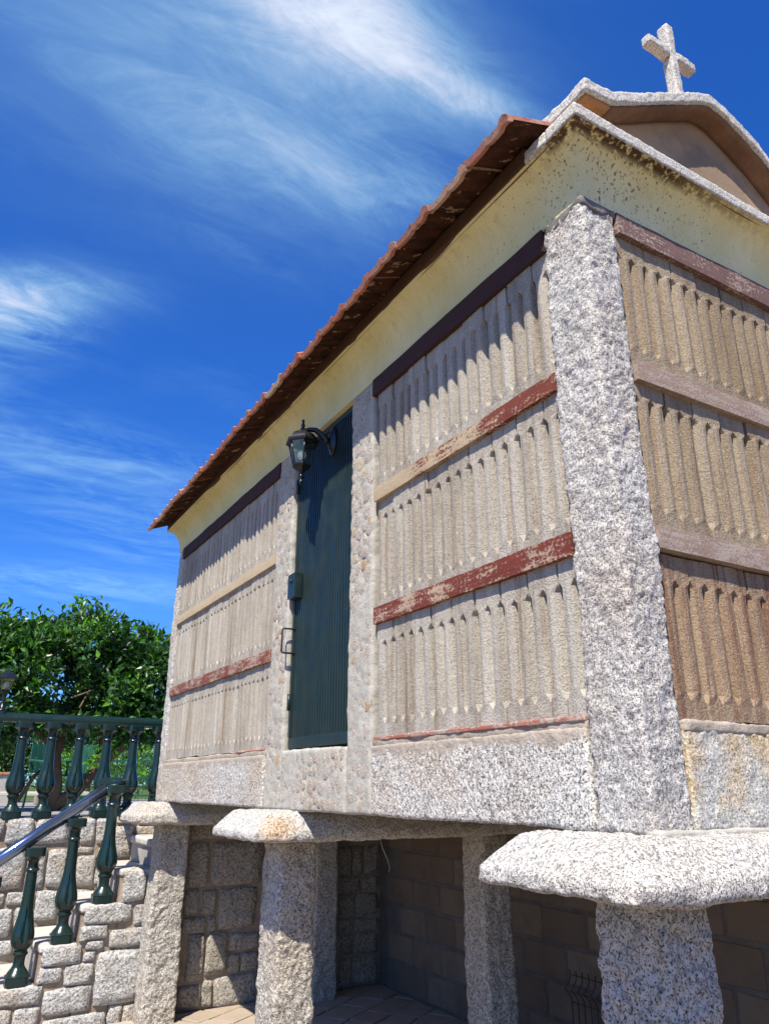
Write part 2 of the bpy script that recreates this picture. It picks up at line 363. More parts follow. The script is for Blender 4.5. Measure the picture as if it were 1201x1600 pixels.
MT['beam_grey'] = m_worn('weathered grey brown beam', (0.22, 0.155, 0.12), (0.36, 0.29, 0.235), 0.50, grain=(9, 60, 60))
MT['ledge_red'] = m_worn('worn red ledge paint', (0.27, 0.095, 0.062), (0.40, 0.34, 0.28), 0.51, grain=(30, 14, 60))
MT['fascia'] = m_worn('brown stained board', (0.07, 0.038, 0.022), (0.17, 0.105, 0.06), 0.58)

def m_plaster():
    t = NT('yellow lime plaster', 0.85, 0.2)
    c = t.mix(t.ramp(t.noise(3, 4, 0.6), [(0.35, 0.0), (0.65, 1.0)]), (0.63, 0.575, 0.28), (0.73, 0.675, 0.39))
    x, y, z = t.sep()
    # mould: thick by the near corner and along the upper edge of the gable
    d = t.math('SQRT', t.math('ADD', t.math('POWER', t.math('SUBTRACT', x, 0.15), 2.0), t.math('MULTIPLY', t.math('POWER', y, 2.0), 1.0)))
    near = t.math('MULTIPLY', t.math('SUBTRACT', 1.0, t.math('MULTIPLY', d, 1.15), True), t.ramp(y, [(0.06, 1.0), (0.5, 0.35)]))
    top = t.ramp(t.math('SUBTRACT', z, 3.0), [(0.60, 0.0), (0.80, 1.0)])
    v = t.noise(72, 4, 0.7, vec=t.mapc((1, 1, 0.7), world=True)); p = t.noise(7, 4, 0.6)
    thr = t.math('ADD', t.math('MULTIPLY', near, t.math('ADD', 0.10, t.math('MULTIPLY', top, 0.055))), t.math('MULTIPLY', p, 0.10))
    mk = t.ramp(t.math('ADD', v, thr), [(0.725, 0.0), (0.775, 1.0)])
    c = t.mix(t.math('MULTIPLY', mk, 0.82), c, (0.075, 0.052, 0.03))
    run = t.noise(1.0, 4, 0.6, vec=t.mapc((22, 22, 2.2), world=True))
    c = t.mix(t.math('MULTIPLY', t.math('MULTIPLY', t.ramp(run, [(0.50, 0.0), (0.68, 1.0)]), top), 0.35), c, (0.34, 0.27, 0.14))
    rim = t.math('MULTIPLY', t.ramp(t.math('SUBTRACT', z, 3.0), [(0.752, 0.0), (0.768, 1.0)]), t.ramp(t.noise(40, 3, 0.6), [(0.38, 0.0), (0.5, 1.0)]))
    c = t.mix(t.math('MULTIPLY', rim, t.math('MULTIPLY', t.ramp(y, [(0.0, 1.0), (0.12, 0.0)]), t.math('MULTIPLY', near, 1.4, True))), c, (0.08, 0.05, 0.03))
    c = t.mix(t.math('MULTIPLY', t.ramp(t.noise(70, 2, 0.5), [(0.27, 1.0), (0.31, 0.0)]), 0.5), c, (0.15, 0.10, 0.05))
    t.col(c); t.bump(t.noise(90, 3, 0.6), 0.0015); return t.m
MT['plaster'] = m_plaster()

def m_tile():
    t = NT('terracotta roof tile', 0.85, 0.2)
    rr = t.rand()
    c = t.ramp(rr, [(0.0, (0.42, 0.13, 0.07)), (0.35, (0.50, 0.21, 0.13)), (0.62, (0.36, 0.14, 0.10)), (0.80, (0.52, 0.38, 0.27)), (1.0, (0.48, 0.17, 0.09))])
    c = t.mix(t.math('MULTIPLY', t.ramp(t.noise(14, 5, 0.7), [(0.48, 0.0), (0.62, 1.0)]), 0.55), c, (0.46, 0.38, 0.30))
    c = t.mix(t.math('MULTIPLY', t.ramp(t.noise(25, 5, 0.7), [(0.56, 0.0), (0.66, 1.0)]), 0.7), c, (0.07, 0.045, 0.035))
    t.col(c); t.bump(t.noise(80, 4, 0.6), 0.002); return t.m
MT['tile'] = m_tile()
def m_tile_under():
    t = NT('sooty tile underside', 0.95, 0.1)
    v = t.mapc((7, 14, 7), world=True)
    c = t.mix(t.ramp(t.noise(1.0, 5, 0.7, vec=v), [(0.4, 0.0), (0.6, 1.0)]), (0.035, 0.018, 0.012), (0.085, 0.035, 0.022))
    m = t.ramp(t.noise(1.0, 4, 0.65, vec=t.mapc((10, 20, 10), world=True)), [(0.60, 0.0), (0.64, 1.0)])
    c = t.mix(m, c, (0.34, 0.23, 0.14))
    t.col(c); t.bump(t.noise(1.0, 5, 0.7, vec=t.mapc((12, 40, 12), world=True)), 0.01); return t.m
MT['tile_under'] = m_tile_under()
MT['soffit'] = m_cement('brown stained render', (0.17, 0.095, 0.06), (0.25, 0.145, 0.09), 26, 0.003, (0.10, 0.055, 0.035))
MT['soffit_orange'] = m_cement('ochre brick soffit', (0.42, 0.21, 0.09), (0.52, 0.28, 0.13), 22, 0.003, (0.28, 0.12, 0.05))
MT['brick'] = m_cement('red brick course', (0.38, 0.15, 0.08), (0.46, 0.22, 0.12), 22, 0.003, (0.14, 0.06, 0.04))
def m_tymp():
    t = NT('stained tympanum render', 0.92, 0.15)
    c = t.mix(t.ramp(t.noise(2.2, 4, 0.6), [(0.35, 0.0), (0.65, 1.0)]), (0.36, 0.24, 0.13), (0.47, 0.33, 0.20))
    x, y, z = t.sep()
    def spot(cx, cz, rx, rz):
        return t.math('SUBTRACT', 1.0, t.math('SQRT', t.math('ADD', t.math('POWER', t.math('DIVIDE', t.math('SUBTRACT', x, cx), rx), 2.0), t.math('POWER', t.math('DIVIDE', t.math('SUBTRACT', z, cz), rz), 2.0))))
    s1 = t.math('ADD', spot(0.86, 4.06, 0.42, 0.26), t.math('MULTIPLY', t.math('SUBTRACT', t.noise(9, 5, 0.7), 0.5), 1.6))
    c = t.mix(t.math('MULTIPLY', t.ramp(s1, [(0.1, 0.0), (0.6, 1.0)]), 0.65), c, (0.17, 0.13, 0.10))
    s2 = t.math('ADD', spot(1.12, 3.87, 0.20, 0.12), t.math('MULTIPLY', t.math('SUBTRACT', t.noise(14, 4, 0.6), 0.5), 1.0))
    c = t.mix(t.ramp(s2, [(0.14, 0.0), (0.2, 1.0)]), c, (0.62, 0.55, 0.36))
    t.col(c); t.bump(t.noise(30, 4, 0.6), 0.003); return t.m
MT['tympanum'] = m_tymp()

def m_gloss(name, c0, rough=0.3, bumpd=0.0008, chips=None):
    t = NT(name, rough, 0.5)
    c = t.mix(t.noise(6, 4, 0.6), c0, tuple(x * 1.35 for x in c0))
    if chips:
        v = t.noise(1.0, 3, 0.7, vec=t.mapc(chips[1], world=True)); c = t.mix(t.ramp(v, [(chips[2], 0.0), (chips[2] + 0.02, 1.0)]), c, chips[0])
    t.col(c); t.bump(t.noise(40, 4, 0.6), bumpd)
    t.rough(t.ramp(t.noise(9, 4, 0.6), [(0.3, rough * 0.8), (0.7, rough * 1.5)])); return t.m
MT['door'] = m_gloss('dark green door enamel', (0.010, 0.021, 0.019), 0.36, 0.001, ((0.25, 0.32, 0.28), (130, 130, 22), 0.735))
MT['rail'] = m_gloss('glossy dark green paint', (0.006, 0.019, 0.017), 0.24, 0.0009, ((0.45, 0.5, 0.47), (60, 60, 60), 0.755))
MT['iron'] = m_gloss('black lamp enamel', (0.008, 0.009, 0.010), 0.25, 0.0003)
MT['iron_old'] = m_gloss('dark iron', (0.02, 0.02, 0.02), 0.5, 0.0005)
def m_steel():
    t = NT('polished steel rail', 0.16, 0.5); t.b.inputs['Metallic'].default_value = 0.9; t.col((0.20, 0.25, 0.34)); t.bump(t.noise(30, 3), 0.0004); return t.m
MT['steel'] = m_steel()
def m_glass():
    t = NT('lantern glass', 0.06, 0.5); t.b.inputs['Transmission Weight'].default_value = 1.0; t.b.inputs['IOR'].default_value = 1.45
    t.col((0.86, 0.9, 0.88)); t.bump(t.noise(60, 2), 0.0006); return t.m
MT['glass'] = m_glass()
MT['bulb'] = m_gloss('frosted bulb', (0.75, 0.74, 0.70), 0.3)
def m_pebble():
    t = NT('rubble pebble', 0.9, 0.2)
    rr = t.rand()
    c = t.ramp(rr, [(0.0, (0.38, 0.32, 0.25)), (0.3, (0.46, 0.41, 0.34)), (0.6, (0.43, 0.37, 0.295)), (0.88, (0.46, 0.41, 0.35)), (0.965, (0.46, 0.36, 0.24)), (1.0, (0.44, 0.29, 0.15))])
    c = t.mix(t.math('MULTIPLY', t.ramp(t.noise(130, 2, 0.6), [(0.38, 1.0), (0.47, 0.0)]), 0.8), c, (0.14, 0.10, 0.07))
    c = t.mix(t.math('MULTIPLY', t.ramp(t.noise(100, 2, 0.6), [(0.58, 0.0), (0.66, 1.0)]), 0.5), c, (0.70, 0.66, 0.58))
    t.col(c); t.bump(t.noise(120, 3, 0.65), 0.005); return t.m
MT['pebble'] = m_pebble()
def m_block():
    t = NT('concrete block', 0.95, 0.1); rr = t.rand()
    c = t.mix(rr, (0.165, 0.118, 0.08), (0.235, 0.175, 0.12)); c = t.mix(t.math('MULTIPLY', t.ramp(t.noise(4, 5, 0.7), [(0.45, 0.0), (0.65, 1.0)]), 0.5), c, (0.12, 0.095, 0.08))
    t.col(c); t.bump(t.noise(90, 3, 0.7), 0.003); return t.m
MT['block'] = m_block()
def m_paver():
    t = NT('pale stone paver', 0.85, 0.2); rr = t.rand()
    c = t.ramp(rr, [(0.0, (0.36, 0.29, 0.22)), (0.5, (0.42, 0.37, 0.30)), (1.0, (0.34, 0.26, 0.20))])
    c = t.mix(t.math('MULTIPLY', t.ramp(t.noise(10, 5, 0.7), [(0.45, 0.0), (0.65, 1.0)]), 0.4), c, (0.28, 0.23, 0.18))
    t.col(c); t.bump(t.noise(30, 4, 0.6), 0.003); return t.m
MT['paver'] = m_paver()
MT['tread'] = granite('granite tread', light=(0.52, 0.50, 0.46), mid=(0.38, 0.36, 0.33), gs=80, bump=0.003, speck=0.34, tint_amt=0.4)
MT['bark'] = m_cement('citrus bark', (0.09, 0.06, 0.04), (0.20, 0.14, 0.09), 14, 0.008)
def m_leaf(name, c0, c1, trans=0.35, rough=0.36):
    t = NT(name, rough, 0.5 if rough < 0.5 else 0.25)
    c = t.mix(t.noise(9, 3, 0.6), c0, c1); t.col(c)
    tr = t.n.new('ShaderNodeBsdfTranslucent'); t.l.new(t.mix(1.0, c, (1.6, 2.0, 0.7), 'MULTIPLY'), tr.inputs[0])
    mx = t.n.new('ShaderNodeMixShader'); mx.inputs[0].default_value = trans
    out = t.n['Material Output']; t.l.new(t.b.outputs[0], mx.inputs[1]); t.l.new(tr.outputs[0], mx.inputs[2]); t.l.new(mx.outputs[0], out.inputs[0])
    return t.m
MT['leaf_a'] = m_leaf('dark citrus leaf', (0.018, 0.055, 0.012), (0.04, 0.105, 0.022), 0.18)
MT['leaf_b'] = m_leaf('mid citrus leaf', (0.035, 0.11, 0.018), (0.06, 0.16, 0.03), 0.25)
MT['leaf_c'] = m_leaf('young citrus leaf', (0.10, 0.25, 0.03), (0.16, 0.34, 0.04), 0.4)
MT['shrub'] = m_leaf('shrub leaf', (0.035, 0.085, 0.018), (0.08, 0.15, 0.035), 0.25, 0.6)
MT['olive'] = m_leaf('olive leaf', (0.07, 0.095, 0.045), (0.12, 0.15, 0.075), 0.2, 0.6)
MT['terracotta'] = m_cement('terracotta coping', (0.42, 0.17, 0.09), (0.50, 0.25, 0.15), 20, 0.003)
MT['garden_green'] = m_gloss('green garden plastic', (0.010, 0.085, 0.050), 0.4)
MT['white_stone'] = m_cement('pale bench stone', (0.55, 0.52, 0.46), (0.66, 0.63, 0.57), 20, 0.002)
def m_ground(name, a, b, s):
    t = NT(name, 0.95, 0.1)
    c = t.mix(t.ramp(t.noise(s, 6, 0.65), [(0.35, 0.0), (0.65, 1.0)]), a, b); c = t.mix(t.math('MULTIPLY', t.noise(s * 30, 3), 0.3), c, tuple(x * 0.5 for x in a))
    t.col(c); t.bump(t.noise(s * 20, 4, 0.6), 0.01); return t.m
MT['ground'] = m_ground('dry yard ground', (0.20, 0.145, 0.09), (0.27, 0.205, 0.135), 1.2)
MT['terrace'] = m_ground('terrace paving', (0.26, 0.26, 0.26), (0.34, 0.33, 0.32), 2.0)
MT['field'] = m_ground('rough grass field', (0.05, 0.09, 0.02), (0.11, 0.14, 0.04), 0.3)
MT['straw'] = m_cement('dry straw', (0.45, 0.36, 0.22), (0.5, 0.42, 0.28), 30, 0.001)

# ================================================================== SETTING
def sheet(name, x0, x1, y0, y1, z, mat, nx=1, ny=1):
    V = [(x0 + (x1 - x0) * i / nx, y0 + (y1 - y0) * j / ny, z) for j in range(ny + 1) for i in range(nx + 1)]
    F = [(j * (nx + 1) + i, j * (nx + 1) + i + 1, (j + 1) * (nx + 1) + i + 1, (j + 1) * (nx + 1) + i) for j in range(ny) for i in range(nx)]
    return tag(mesh_obj(name, V, F, mat), kind='structure')
sheet('ground', -900, 900, -900, 900, -0.022, MT['ground'])
TER = 1.345
rough = box('terrace', (-14, 6.1, -0.02), (14, 14, TER), MT['terrace']); tag(rough, kind='structure')
tag(box('field', (-900, 14, -0.02), (900, 1200, TER - 0.06), MT['field']), kind='structure')

# ------------------------------------------------------------------ paved floor of single stones
def paved_floor():
    root = sheet('paved_floor', -1.4, 2.05, 0.9, 4.95, -0.010, MT['mortar_sand'])
    ang = math.radians(33); c, s = math.cos(ang), math.sin(ang)
    protos = []
    for k in range(6):
        w, h = [(0.30, 0.20), (0.40, 0.20), (0.22, 0.20), (0.34, 0.20), (0.26, 0.20), (0.46, 0.20)][k]
        protos.append((w, h, None))
    def poly(pts, clip):
        for (nx, ny, d) in clip:
            out = []
            for i in range(len(pts)):
                a, b = pts[i], pts[(i + 1) % len(pts)]
                da, db = a[0] * nx + a[1] * ny - d, b[0] * nx + b[1] * ny - d
                if da >= 0: out.append(a)
                if da * db < 0:
                    q = da / (da - db); out.append((a[0] + (b[0] - a[0]) * q, a[1] + (b[1] - a[1]) * q))
            pts = out
            if len(pts) < 3: return []
        return pts
    clip = [(1, 0, -1.38), (-1, 0, -2.04), (0, 1, 0.92), (0, -1, -4.93)]
    n = 0; row = 0; v = -3.0
    while v < 6.5:
        u = -3.0 + random.uniform(-0.3, 0)
        hh = random.choice([0.17, 0.22, 0.26])
        while u < 7:
            w = random.uniform(0.2, 0.48); g = 0.007
            j = [(random.uniform(-.012, .012), random.uniform(-.012, .012)) for _ in range(4)]
            q = [(u + g + j[0][0], v + g + j[0][1]), (u + w - g + j[1][0], v + g + j[1][1]), (u + w - g + j[2][0], v + hh - g + j[2][1]), (u + g + j[3][0], v + hh - g + j[3][1])]
            q = [(a * c - b * s, a * s + b * c) for a, b in q]
            q = poly(q, clip)
            if len(q) >= 3 and n < 295:
                z = random.uniform(-0.002, 0.003); cx = sum(a for a, b in q) / len(q); cy = sum(b for a, b in q) / len(q)
                k = len(q); V = [(a, b, -0.012) for a, b in q] + [(a, b, z - 0.003) for a, b in q] + [(a + (cx - a) * 0.05, b + (cy - b) * 0.05, z) for a, b in q]
                F = [(i, (i + 1) % k, k + (i + 1) % k, k + i) for i in range(k)] + [(k + i, k + (i + 1) % k, 2 * k + (i + 1) % k, 2 * k + i) for i in range(k)] + [tuple(range(2 * k, 3 * k))]
                mesh_obj('paving_stone', V, F, MT['paver'], root); n += 1
            u += w
        v += hh
paved_floor()

# ------------------------------------------------------------------ rubble stones on a wall face
def stone_mesh(w, h, seed, depth=0.03, jit=0.014, n=7, name='stone', rnd=0.22):
    r = random.Random(seed)
    co = [(-w / 2 + r.uniform(0, jit), -h / 2 + r.uniform(0, jit)), (w / 2 - r.uniform(0, jit), -h / 2 + r.uniform(0, jit)), (w / 2 - r.uniform(0, jit), h / 2 - r.uniform(0, jit)), (-w / 2 + r.uniform(0, jit), h / 2 - r.uniform(0, jit))]
    V = []
    for j in range(n + 1):
        for i in range(n + 1):
            s, t = i / n, j / n
            ew, eh = min(0.3, 0.011 / w), min(0.3, 0.011 / h)
            s2 = 0 if i == 0 else 1 if i == n else ew + (1 - 2 * ew) * (i - 1) / (n - 2)
            t2 = 0 if j == 0 else 1 if j == n else eh + (1 - 2 * eh) * (j - 1) / (n - 2)
            u = (co[0][0] * (1 - s2) + co[1][0] * s2) * (1 - t2) + (co[3][0] * (1 - s2) + co[2][0] * s2) * t2
            v = (co[0][1] * (1 - s2) + co[1][1] * s2) * (1 - t2) + (co[3][1] * (1 - s2) + co[2][1] * s2) * t2
            # rounded corners
            a, b = 2 * s2 - 1, 2 * t2 - 1
            k = 1 - rnd * 0.28 * (a * a * b * b)
            u *= k; v *= k
            e = min(s2, 1 - s2, ) * w; f = min(t2, 1 - t2) * h; ed = min(e, f)
            d = -0.012 if ed < 1e-6 else min(depth, depth * (0.80 + 0.20 * min(1, ed / 0.05)))
            V.append((u, -d, v))
    V = np.array(V)
    nz = vn(V + seed * 3.1, 14, seed) * 0.008 + vn(V + seed, 35, seed + 3) * 0.005
    V[:, 1] += nz; V[:, 0] += vn(V + seed * 1.7, 18, seed + 5) * 0.007; V[:, 2] += vn(V + seed * 1.3, 18, seed + 9) * 0.007
    F = np.array([(j * (n + 1) + i, j * (n + 1) + i + 1, (j + 1) * (n + 1) + i + 1, (j + 1) * (n + 1) + i) for j in range(n) for i in range(n)])
    return V, F
def place_stones(rects, Y, parent, mat, dep=0.019):
    for k, (a, b, c, d) in enumerate(rects):
        w, h = b - a + 0.018, d - c + 0.016
        V, F = stone_mesh(w, h, random.randint(0, 9999), depth=dep * random.uniform(0.7, 1.25))
        o = mesh_obj('stone', V, F, mat, parent, True); o.location = ((a + b) / 2, Y, (c + d) / 2)
def fill_rects(x0, x1, z0, z1, seed, hmin=0.12, hmax=0.26):
    r = random.Random(seed); out = []
    def split(a, b, c, d, dep):
        w, h = b - a, d - c
        if dep > 9 or (w < 0.36 and h < 0.24) and (dep > 1) or (w < 0.2 and h < 0.3):
            out.append((a + 0.008, b - 0.008, c + 0.006, d - 0.006)); return
        if h > 0.26 and (h > w * 0.62 or h > 0.4):
            m = c + h * r.uniform(0.36, 0.64); split(a, b, c, m, dep + 1); split(a, b, m, d, dep + 1)
        else:
            m = a + w * r.uniform(0.34, 0.66); split(a, m, c, d, dep + 1); split(m, b, c, d, dep + 1)
    split(x0, x1, z0, z1, 0); return out

STR = [(-0.19, -0.02, 0.77, 0.985), (-0.45, -0.10, 0.635, 0.765), (-0.09, 0.02, 0.605, 0.76), (-0.46, -0.265, 0.54, 0.63), (-0.25, 0.02, 0.475, 0.595), (-0.41, -0.285, 0.475, 0.53), (-0.70, -0.425, 0.395, 0.52), (-0.415, -0.33, 0.405, 0.465), (-0.71, -0.55, 0.30, 0.39), (-0.535, -0.335, 0.265, 0.395), (-0.32, 0.02, 0.115, 0.465), (-0.94, -0.67, 0.175, 0.285), (-0.655, -0.335, 0.085, 0.255), (-0.84, -0.665, 0.03, 0.165), (-0.93, -0.85, 0.04, 0.165), (-0.64, -0.215, -0.05, 0.075), (-0.205, -0.105, -0.03, 0.105), (-0.095, 0.02, -0.03, 0.105)]
SHD = [(0.48, 0.93, 0.84, 1.17), (0.30, 0.465, 0.84, 1.17), (0.29, 0.41, 0.64, 0.825), (0.42, 0.555, 0.64, 0.82), (0.57, 0.89, 0.52, 0.825), (0.29, 0.48, 0.52, 0.63), (0.49, 0.56, 0.53, 0.63), (0.68, 0.93, 0.37, 0.495), (0.34, 0.475, 0.19, 0.505), (0.49, 0.67, 0.215, 0.515), (0.68, 0.775, 0.22, 0.355), (0.785, 0.93, 0.22, 0.355), (0.29, 0.47, 0.02, 0.17), (0.48, 0.56, 0.01, 0.185), (0.57, 0.93, -0.01, 0.205), (0.29, 0.60, 1.19, 1.33), (0.62, 0.93, 1.19, 1.33)]
TRW = [(-1.22, -0.99, 1.20, 1.335), (-0.97, -0.77, 1.145, 1.335), (-0.755, -0.48, 1.135, 1.335), (-0.465, -0.40, 1.12, 1.335), (-0.39, -0.275, 1.12, 1.335), (-0.26, -0.13, 1.12, 1.335), (-0.11, 0.055, 1.015, 1.27), (0.07, 0.26, 1.185, 1.26), (0.09, 0.26, 1.07, 1.17), (0.08, 0.24, 0.96, 1.055), (-0.62, -0.455, 0.80, 1.10), (-0.39, -0.24, 0.80, 1.04), (-1.02, -0.79, 0.81, 1.12), (-0.89, -0.755, 0.69, 0.79), (-0.98, -0.835, 0.46, 0.67), (-0.67, -0.50, 0.56, 0.785), (-0.95, -0.80, 0.34, 0.445), (-1.05, -0.905, 0.69, 0.79), (-0.775, -0.635, 0.81, 1.11), (-0.445, -0.27, 1.05, 1.105), (-0.225, -0.125, 0.98, 1.10), (-0.82, -0.685, 0.46, 0.675), (-0.10, 0.06, 1.285, 1.335), (0.08, 0.30, 1.275, 1.335), (-0.48, -0.25, 0.56, 0.785), (-0.23, 0.02, 0.80, 0.95), (-0.74, -0.69, 0.69, 0.785)]
def walls():
    # the stepped wall that carries the stair, and the wall behind the pillars
    t = thing('stair_side_wall', 'stepped grey rubble wall of split granite stones beneath the green stair railing', 'stone wall', (-0.5, 4.95, 0))
    off = Vector((0.5, -4.95, 0))
    def adopt(root, fn):
        n0 = set(o.name for o in bpy.data.objects); fn()
        for o in bpy.data.objects:
            if o.name not in n0 and o.parent is None:
                o.parent = root; o.location = o.location - root.location
    def body():
        for x0, x1, zt in [(-1.9, -0.965, 0.035), (-0.965, -0.71, 0.285), (-0.71, -0.46, 0.525), (-0.46, -0.205, 0.765), (-0.205, 0.045, 0.99), (0.045, 0.27, 1.19)]:
            rough_box('wall_core', (x0, 4.957, -0.02), (x1 - 0.002, 5.14, zt), (0.05, 0.05, 0.05), MT['mortar_sand'], None, r=0.008, amps=((20, 0.004),))
            rough_box('cap_stone', (x0 - 0.012, 4.945, zt - 0.045), (x1 - 0.006, 5.135, zt + 0.004), (0.02, 0.03, 0.02), MT['tread'], None, r=0.012, amps=((8, 0.004), (40, 0.003)), seed=int(x0 * 100) + 400)
        place_stones([r for r in STR], 4.95, None, MT['granite_wall'])
    adopt(t, body)
    t = thing('back_stone_wall', 'shaded rubble stone wall standing behind the far pillars under the granary', 'stone wall', (1.1, 4.97, 0))
    def body():
        rough_box('wall_core', (0.272, 4.957, -0.02), (2.3, 5.3, 1.335), (0.06, 0.1, 0.06), MT['mortar_sand'], None, r=0.01, amps=((20, 0.004),))
        place_stones(SHD + fill_rects(0.94, 2.04, 0.0, 1.33, 5), 4.95, None, MT['granite_shade'])
    adopt(t, body)
    t = thing('terrace_wall', 'granite rubble retaining wall under the green terrace balustrade', 'stone wall', (-1, 5.85, 0))
    def body():
        rough_box('wall_core', (-6, 5.857, -0.02), (3.5, 6.1, 1.34), (0.08, 0.1, 0.06), MT['mortar_sand'], None, r=0.01, amps=((20, 0.004),))
        place_stones(TRW + fill_rects(-3.4, -1.24, 0.0, 1.335, 8), 5.85, None, MT['granite_wall'])
    adopt(t, body)
    # stair treads
    t = thing('staircase', 'granite stair treads climbing between the two rubble walls', 'stairs', (-0.5, 5.5, 0))
    def body():
        for k, (x0, x1, zt) in enumerate([(-1.25, -0.965, 0.035), (-0.985, -0.71, 0.285), (-0.73, -0.46, 0.525), (-0.48, -0.205, 0.765), (-0.225, 0.045, 0.99), (0.025, 0.29, 1.19), (0.27, 1.6, 1.335)]):
            rough_box('tread', (x0, 5.142, zt - 0.06), (x1, 5.845, zt), (0.03, 0.05, 0.03), MT['tread'], None, r=0.008, amps=((10, 0.002), (50, 0.0015)), seed=k)
            box('riser', (x0 + 0.02, 5.142, max(-0.02, zt - 0.28)), (x1 - 0.002, 5.843, zt - 0.062), MT['mortar_grey'])
    adopt(t, body)
walls()

# ------------------------------------------------------------------ concrete block wall under the granary
def block_wall():
    t = thing('block_wall', 'brown grey concrete block wall closing the back of the space under the granary', 'block wall', (2.05, 2, 0))
    b = box('mortar_core', (0.003, -3.4, -0.02), (0.2, 2.96, 1.46), MT['inner'], t)
    w, h = 0.40, 0.214
    protos = []
    for k in range(4):
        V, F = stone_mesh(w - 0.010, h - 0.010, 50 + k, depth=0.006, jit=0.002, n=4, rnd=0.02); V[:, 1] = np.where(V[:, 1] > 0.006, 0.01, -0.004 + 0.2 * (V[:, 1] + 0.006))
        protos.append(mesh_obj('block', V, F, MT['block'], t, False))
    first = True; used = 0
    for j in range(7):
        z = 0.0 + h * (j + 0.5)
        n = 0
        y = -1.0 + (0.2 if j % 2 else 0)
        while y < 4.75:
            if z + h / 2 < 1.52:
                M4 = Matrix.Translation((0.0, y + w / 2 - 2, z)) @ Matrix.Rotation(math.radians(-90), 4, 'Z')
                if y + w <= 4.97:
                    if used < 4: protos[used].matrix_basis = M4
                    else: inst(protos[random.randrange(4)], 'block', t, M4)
                    used += 1
            y += w
    tag(box('skylight_blocker', (1.52, -3.2, 1.4795), (2.35, 5.4, 1.56), MT['mortar_grey']), kind='structure')  # unseen slab added to keep skylight out of the space under the granary
block_wall()

# ================================================================== SUPPORTS
PIL = [  # x0,x1,y0,y1,label
    (0.0, 0.185, 0.0, 0.235, 'thick shaded granite pillar under the nearest capstone'),
    (1.31, 1.50, 0.0, 0.21, 'granite pillar on the far side of the nearest capstone, out past the right edge'),
    (-0.005, 0.195, 2.41, 2.645, 'pale granite pillar under the middle capstone, half of it in shadow'),
    (1.30, 1.50, 2.43, 2.64, 'brown granite pillar standing deep in shade before the block wall'),
    (-0.02, 0.213, 4.72, 4.925, 'pale granite pillar under the far capstone, beside the stone stair wall'),
    (1.30, 1.50, 4.70, 4.92, 'shaded granite pillar close behind the pale middle pillar')]
for k, (x0, x1, y0, y1, lb) in enumerate(PIL):
    cx, cy = (x0 + x1) / 2, (y0 + y1) / 2; near = k == 0
    def wp(P, cx=cx, cy=cy, k=k):
        z = P[:, 2]; s = 1.0 + (0.10 if k else 0.22) * (1.33 - z) / 1.33
        Q = P.copy(); Q[:, 0] = cx + (P[:, 0] - cx) * s; Q[:, 1] = cy + (P[:, 1] - cy) * s
        Q[:, 0] += vn(np.stack([z * 0, z * 0, z], 1), 3, k) * 0.008; Q[:, 1] += vn(np.stack([z * 0, z * 0, z], 1), 3, k + 50) * 0.008
        return Q
    o = rough_box('support_pillar', (x0, y0, -0.02), (x1, y1, 1.335), 0.008 if k in (0, 2, 4) else 0.014, MT['granite_far'], None, r=0.022, amps=((6, 0.003), (26, 0.0062), (75, 0.0042)), warp=wp, seed=10 + k)
    tag(o, lb, 'pillar', 'granite pillars under the granary')
SLB = [(-0.17, 0.43, -0.270, 'large rough granite capstone jutting out under the nearest corner'),
       (2.16, 2.86, -0.245, 'granite capstone with an orange stained end, under the door'),
       (4.55, 5.14, -0.255, 'farthest granite capstone, beside the green railing')]
for k, (y0, y1, xo, lb) in enumerate(SLB):
    zb = 1.335 if k < 2 else 1.320
    def wp(P, y0=y0, y1=y1, xo=xo):
        Q = P.copy(); z = P[:, 2]
        t = np.clip((z - 1.385) / (1.478 - 1.385), 0, 1)           # the top is cut back to a table
        a, b = xo, 1.765; m = 0.10
        cx = 0.75; cy = (y0 + y1) / 2
        hx = 1.015 - m * t; hy = (y1 - y0) / 2 - (0.085 if k == 0 else 0.05) * t
        fx = (P[:, 0] - (a + b) / 2) / ((b - a) / 2); fy = (P[:, 1] - cy) / ((y1 - y0) / 2)
        Q[:, 0] = (a + b) / 2 + fx * ((b - a) / 2 - m * t); Q[:, 1] = cy + fy * hy
        # blunt nose: corners drawn in
        nose = np.clip(1 - (P[:, 0] - xo) / 0.22, 0, 1)
        Q[:, 1] = cy + (Q[:, 1] - cy) * (1 - (0.05 if k == 0 else 0.30) * nose ** 1.5 * (1.0 if k == 0 else 0.5))
        lowr = np.clip((1.36 - z) / 0.03, 0, 1)
        Q[:, 2] += lowr * nose * 0.012
        return Q
    o = rough_box('capstone', (xo, y0, zb), (1.765, y1, 1.476), (0.009, 0.009, 0.009) if k == 0 else (0.011, 0.012, 0.010), MT['granite_slab'], None, r=0.024, amps=((7, 0.006), (26, 0.005), (80, 0.0038)), warp=wp, seed=30 + k)
    tag(o, lb, 'capstone', 'granite capstones between pillars and granary')

# ================================================================== GRANARY
G = thing('granary', 'raised stone granary with slatted concrete walls, green door and red tiled roof', 'granary', (0, 0, 0))
WX, LY = 1.5, 5.0
# inner core blocks light through the slats
box('inner_wall', (0.075, 0.075, 1.60), (WX - 0.075, LY - 0.075, 3.70), MT['inner'], G)
box('floor_slab', (0.03, 0.03, 1.482), (WX - 0.03, LY - 0.03, 1.598), MT['mortar_grey'], G)
